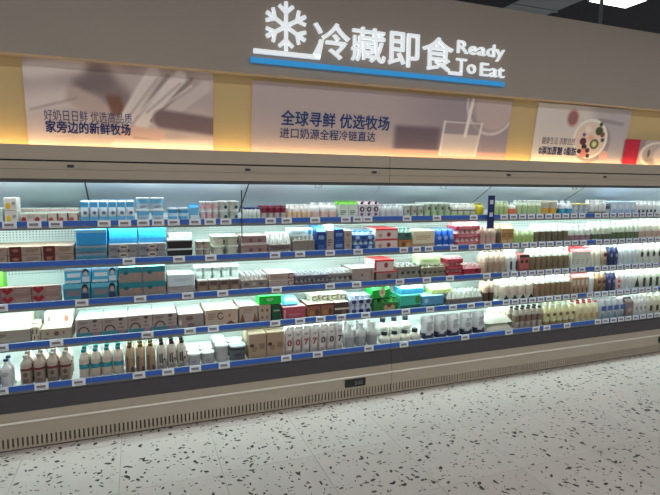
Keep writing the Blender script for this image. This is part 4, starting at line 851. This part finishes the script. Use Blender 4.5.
put('yogurt_bottle', 'yogurt', 'ivory bottle with grey-black label', 4, 640.5, 690, 266, 8, bottle, rows=2, jit=.3, col=(212, 216, 202), cap=(222, 226, 218), neck=.55, prints=[('rect', .3, .75, .1, .55, (56, 56, 52))])
# ================= bottom shelf
put('milk_bottle', 'milk', 'frosted white bottle with navy cap', 5, -14, 12.5, 361, 2, bottle, rows=2, jit=.3, col=(212, 214, 214), cap=(24, 48, 104), neck=.38, sh=.6, caph=.07, prints=[('lines', .2, .8, .4, .55, (150, 152, 160))])
put('milk_bottle', 'milk', 'beige bottle with maroon band', 5, 19, 72, 353, 4, bottle, rows=3, jit=.4, col=(178, 164, 152), cap=(172, 166, 152), neck=.42, sh=.66, band=(.49, .565, (104, 28, 36)), label=(.02, .5, (150, 136, 122)), prints=[('disc', .3, .68, .28, .44, (96, 78, 68)), ('lines', .25, .75, .1, .22, (116, 98, 86))])
put('milk_bottle', 'milk', 'white bottle with teal cap and band', 5, 78.5, 124, 345.5, 4, bottle, rows=3, jit=.4, col=(206, 194, 180), cap=(16, 118, 128), neck=.44, sh=.64, band=(.34, .50, (34, 140, 156)), label=(.03, .66, (196, 184, 168)))
put('coffee_bottle', 'bottle', 'milk coffee bottle with olive cap', 5, 124.8, 156.5, 344.5, 3, bottle, rows=3, jit=.4, col=(182, 156, 128), cap=(84, 74, 50), neck=.45, sh=.7, label=(.03, .55, (160, 134, 106)), prints=[('rect', .15, .35, .12, .62, (104, 84, 84)), ('disc', .6, .9, .05, .25, (88, 66, 80))])
put('milk_bottle', 'milk', 'ivory bottle with black cap and lettering', 5, 157, 187.5, 341.5, 3, bottle, rows=3, jit=.3, col=(204, 196, 184), cap=(24, 26, 30), neck=.45, sh=.68, prints=[('rect', .22, .36, .28, .6, (36, 36, 44)), ('rect', .44, .58, .26, .62, (36, 36, 44)), ('arch', .6, .96, .2, .44, (44, 44, 50)), ('lines', .2, .8, .08, .2, (120, 116, 124))])
put('dessert_tub', 'dessert', 'plain grey-white tub with clear lid', 5, 188, 215.5, 353.5, 2, tub, rows=3, jit=.2, col=(196, 196, 194), lid=(224, 234, 232), label=(.15, .6, (184, 180, 180)), sq=4., taper=.88, prints=[('lines', .3, .7, .3, .5, (140, 140, 148))])
put('dessert_tub', 'dessert', 'taller grey-white tub with clear lid', 5, 216, 229.5, 345.5, 1, tub, rows=3, jit=.2, col=(192, 192, 190), lid=(222, 232, 230), label=(.15, .6, (178, 176, 176)), sq=4., taper=.88)
put('dessert_tub', 'dessert', 'slate grey tub with dark rim', 5, 230, 247, 346, 1, tub, rows=2, jit=.2, col=(112, 118, 122), lid=(196, 214, 214), label=(.72, .86, (52, 60, 66)), sq=4., taper=.9, prints=[('lines', .3, .7, .3, .5, (70, 78, 100))])
put('kraft_box', 'box', 'tall kraft brown box with dark discs', 5, 248.5, 284.5, 330, 2, box, depth=.12, rows=2, jit=.1, col=(166, 144, 120), top=(206, 190, 160), prints=[('disc', .06, .3, .48, .62, (66, 46, 42)), ('lines', .2, .48, .3, .52, (118, 90, 78)), ('rect', .58, .92, .36, .62, (150, 128, 108)), ('rect', .62, .88, .40, .58, (134, 112, 96))])
for k, (ch, c, w1) in enumerate((('0', 'red', 'first'), ('0', 'red', 'second'), ('7', 'red', 'first'), ('7', 'red', 'second'), ('0', 'black', 'first'), ('0', 'black', 'second'), ('7', 'black', 'only'))):
    p0 = 285.3 + k * 8.4
    put('milk_pouch', 'milk', 'white milk pouch with %s %s, %s such from left' % (c, {'0': 'zero', '7': 'seven'}[ch], w1), 5, p0, p0 + 8.4, 326 - k * .95, 1, pouch, cap=(226, 230, 228), depth=.06, rows=1, jit=.2, col=(206, 200, 196), seal=(230, 234, 230),
        prints=[(ch, .26, .74, .38, .62, (150, 26, 44) if c == 'red' else (40, 40, 52)), ('rect', .3, .7, .78, .86, (150, 150, 156)), ('lines', .2, .8, .1, .22, (176, 160, 158))])
put('milk_pouch', 'milk', 'blank white pouch behind numbered ones', 5, 287, 338, 317, 6, pouch, depth=.06, rows=2, yo=.075, jit=.2, col=(212, 212, 208), seal=(230, 234, 230))
put('water_jug', 'bottle', 'translucent grey jug with handle', 5, 345, 380, 322, 3, bottle, rows=2, jit=.2, gap=.8, col=(186, 188, 186), cap=(206, 212, 210), neck=.42, sh=.55, handle=True, label=(.06, .45, (154, 156, 158)))
put('yogurt_jar', 'yogurt', 'cream jar with square black cap, low', 5, 381, 422, 331, 4, bottle, rows=1, jit=.3, gap=.86, col=(214, 212, 196), cap=(28, 32, 44), neck=.55, caph=.3, sh=.42, sq=4.)
put('yogurt_jar', 'yogurt', 'tall white jar with black cap behind', 5, 379, 413, 318, 3, bottle, yo=.13, rows=1, jit=.3, col=(216, 220, 208), cap=(28, 32, 44), neck=.45, caph=.2, sh=.55, sq=4.)
put('snack_bag', 'bag', 'clear grey bag with navy foot', 5, 423, 487, 313, 5, pouch, depth=.11, rows=1, jit=3, gap=.93, col=(200, 204, 204), seal=(206, 212, 212), gloss=.18, crumple=.07, lower=(.27, (54, 60, 84)), prints=[('disc', .25, .7, .35, .62, (170, 172, 176)), ('lines', .3, .7, .66, .8, (140, 138, 144))])
t = put('milk_bag', 'bag', 'plain white milk bag lying flat', 5, 487.5, 514, 317.5, 1, pillow, layers=2, depth=.2, jit=.5, col=(218, 222, 206))
put('yogurt_bottle', 'yogurt', 'pale bottle behind flat milk bags', 5, 488, 513, 304.5, 4, bottle, yo=.24, jit=.2, col=(206, 206, 192), cap=(214, 216, 206), neck=.55, label=(.3, .6, (190, 184, 166)))
put('drink_bottle', 'bottle', 'film-wrapped brown bottle with dark cap', 5, 514.5, 543.5, 303.5, 5, bottle, rows=2, jit=.2, col=(176, 166, 156), cap=(60, 52, 48), neck=.5, caph=.07, sh=.66, label=(.35, .64, (124, 104, 92)))
put('juice_bottle', 'bottle', 'yellow-green juice bottle with brown print', 5, 544.5, 576, 298.5, 5, bottle, rows=2, jit=.3, col=(216, 214, 168), cap=(222, 220, 190), neck=.5, sh=.62, label=(.02, .2, (150, 132, 96)), prints=[('disc', .2, .8, .45, .62, (120, 100, 64))])
put('juice_bottle', 'bottle', 'pale yellow bottle with red cap', 5, 576.5, 599.5, 293.5, 4, bottle, rows=2, jit=.3, col=(222, 216, 178), cap=(186, 50, 50), neck=.45, sh=.66, caph=.07, prints=[('disc', .2, .8, .15, .45, (190, 156, 116))])
put('yogurt_pouch', 'yogurt', 'white pouch with blue stripe', 5, 600, 625, 294, 4, pouch, depth=.08, rows=2, jit=.4, col=(196, 206, 208), seal=(220, 226, 226), prints=[('rect', .12, .88, .45, .7, (66, 98, 158)), ('rect', .1, .5, .02, .35, (120, 146, 166))])
put('drink_carton', 'carton', 'mauve-brown carton beside striped pouches', 5, 625.5, 633, 289.5, 1, carton, rows=2, depth=.09, jit=.2, col=(142, 122, 122), roof=(104, 86, 84), prints=[('disc', .2, .8, .3, .6, (176, 160, 160))])
put('yogurt_bottle', 'yogurt', 'chalk white bottle with pale grey mark', 5, 634, 647, 287.5, 3, bottle, rows=2, jit=.3, col=(222, 226, 222), cap=(230, 234, 230), neck=.55, prints=[('rect', .3, .7, .3, .5, (150, 154, 154))])
put('drink_bottle', 'bottle', 'cream bottle with black oblong mark', 5, 647.5, 690, 285.5, 7, bottle, rows=2, jit=.3, col=(216, 214, 194), cap=(226, 226, 214), neck=.55, prints=[('rect', .3, .7, .18, .48, (52, 50, 44))])

# hanging flag on the top rail and the black strap from the canopy
xf, zf0 = at(490, 228.5, YS[1] - .02); _, zf1 = at(490, 195.5, YS[1] - .02)
fg = empty('shelf_flag', (xf, YS[1] - .022, zf0)); tag(fg, 'narrow navy flag sign clipped to the top shelf rail', 'sign')
hf = zf1 - zf0
obj('board', MB().box(-.036, .036, -.004, .004, 0, hf).mesh(), mat((22, 40, 104), .4, .06), fg)
for v in (.36, .74):
    obj('printed_square', MB().box(-.018, .018, -.0052, -.004, hf * v, hf * v + .038).mesh(), mat((214, 220, 232), .5), fg)
obj('clip', MB().box(-.012, .012, .004, .014, hf * .28, hf * .36).mesh(), mat((200, 204, 206), .3), fg)
xs_, zs_ = at(242, 237, YS[1] - .014); x2s, z2s = at(239.5, 190, YS[1] - .014)
st = empty('hanging_strap', (xs_, YS[1] - .014, zs_)); tag(st, 'thin black strap hanging from the canopy past the top shelf', 'strap')
obj('strap', MB().box(-.004, .004, -.0015, .0015, 0, z2s - zs_).mesh(), BLACK, st)
obj('hook', MB().box(-.003, .003, -.0015, .0015, z2s - zs_, zc[4] - zs_).mesh(), mat((210, 214, 214), .3), st)
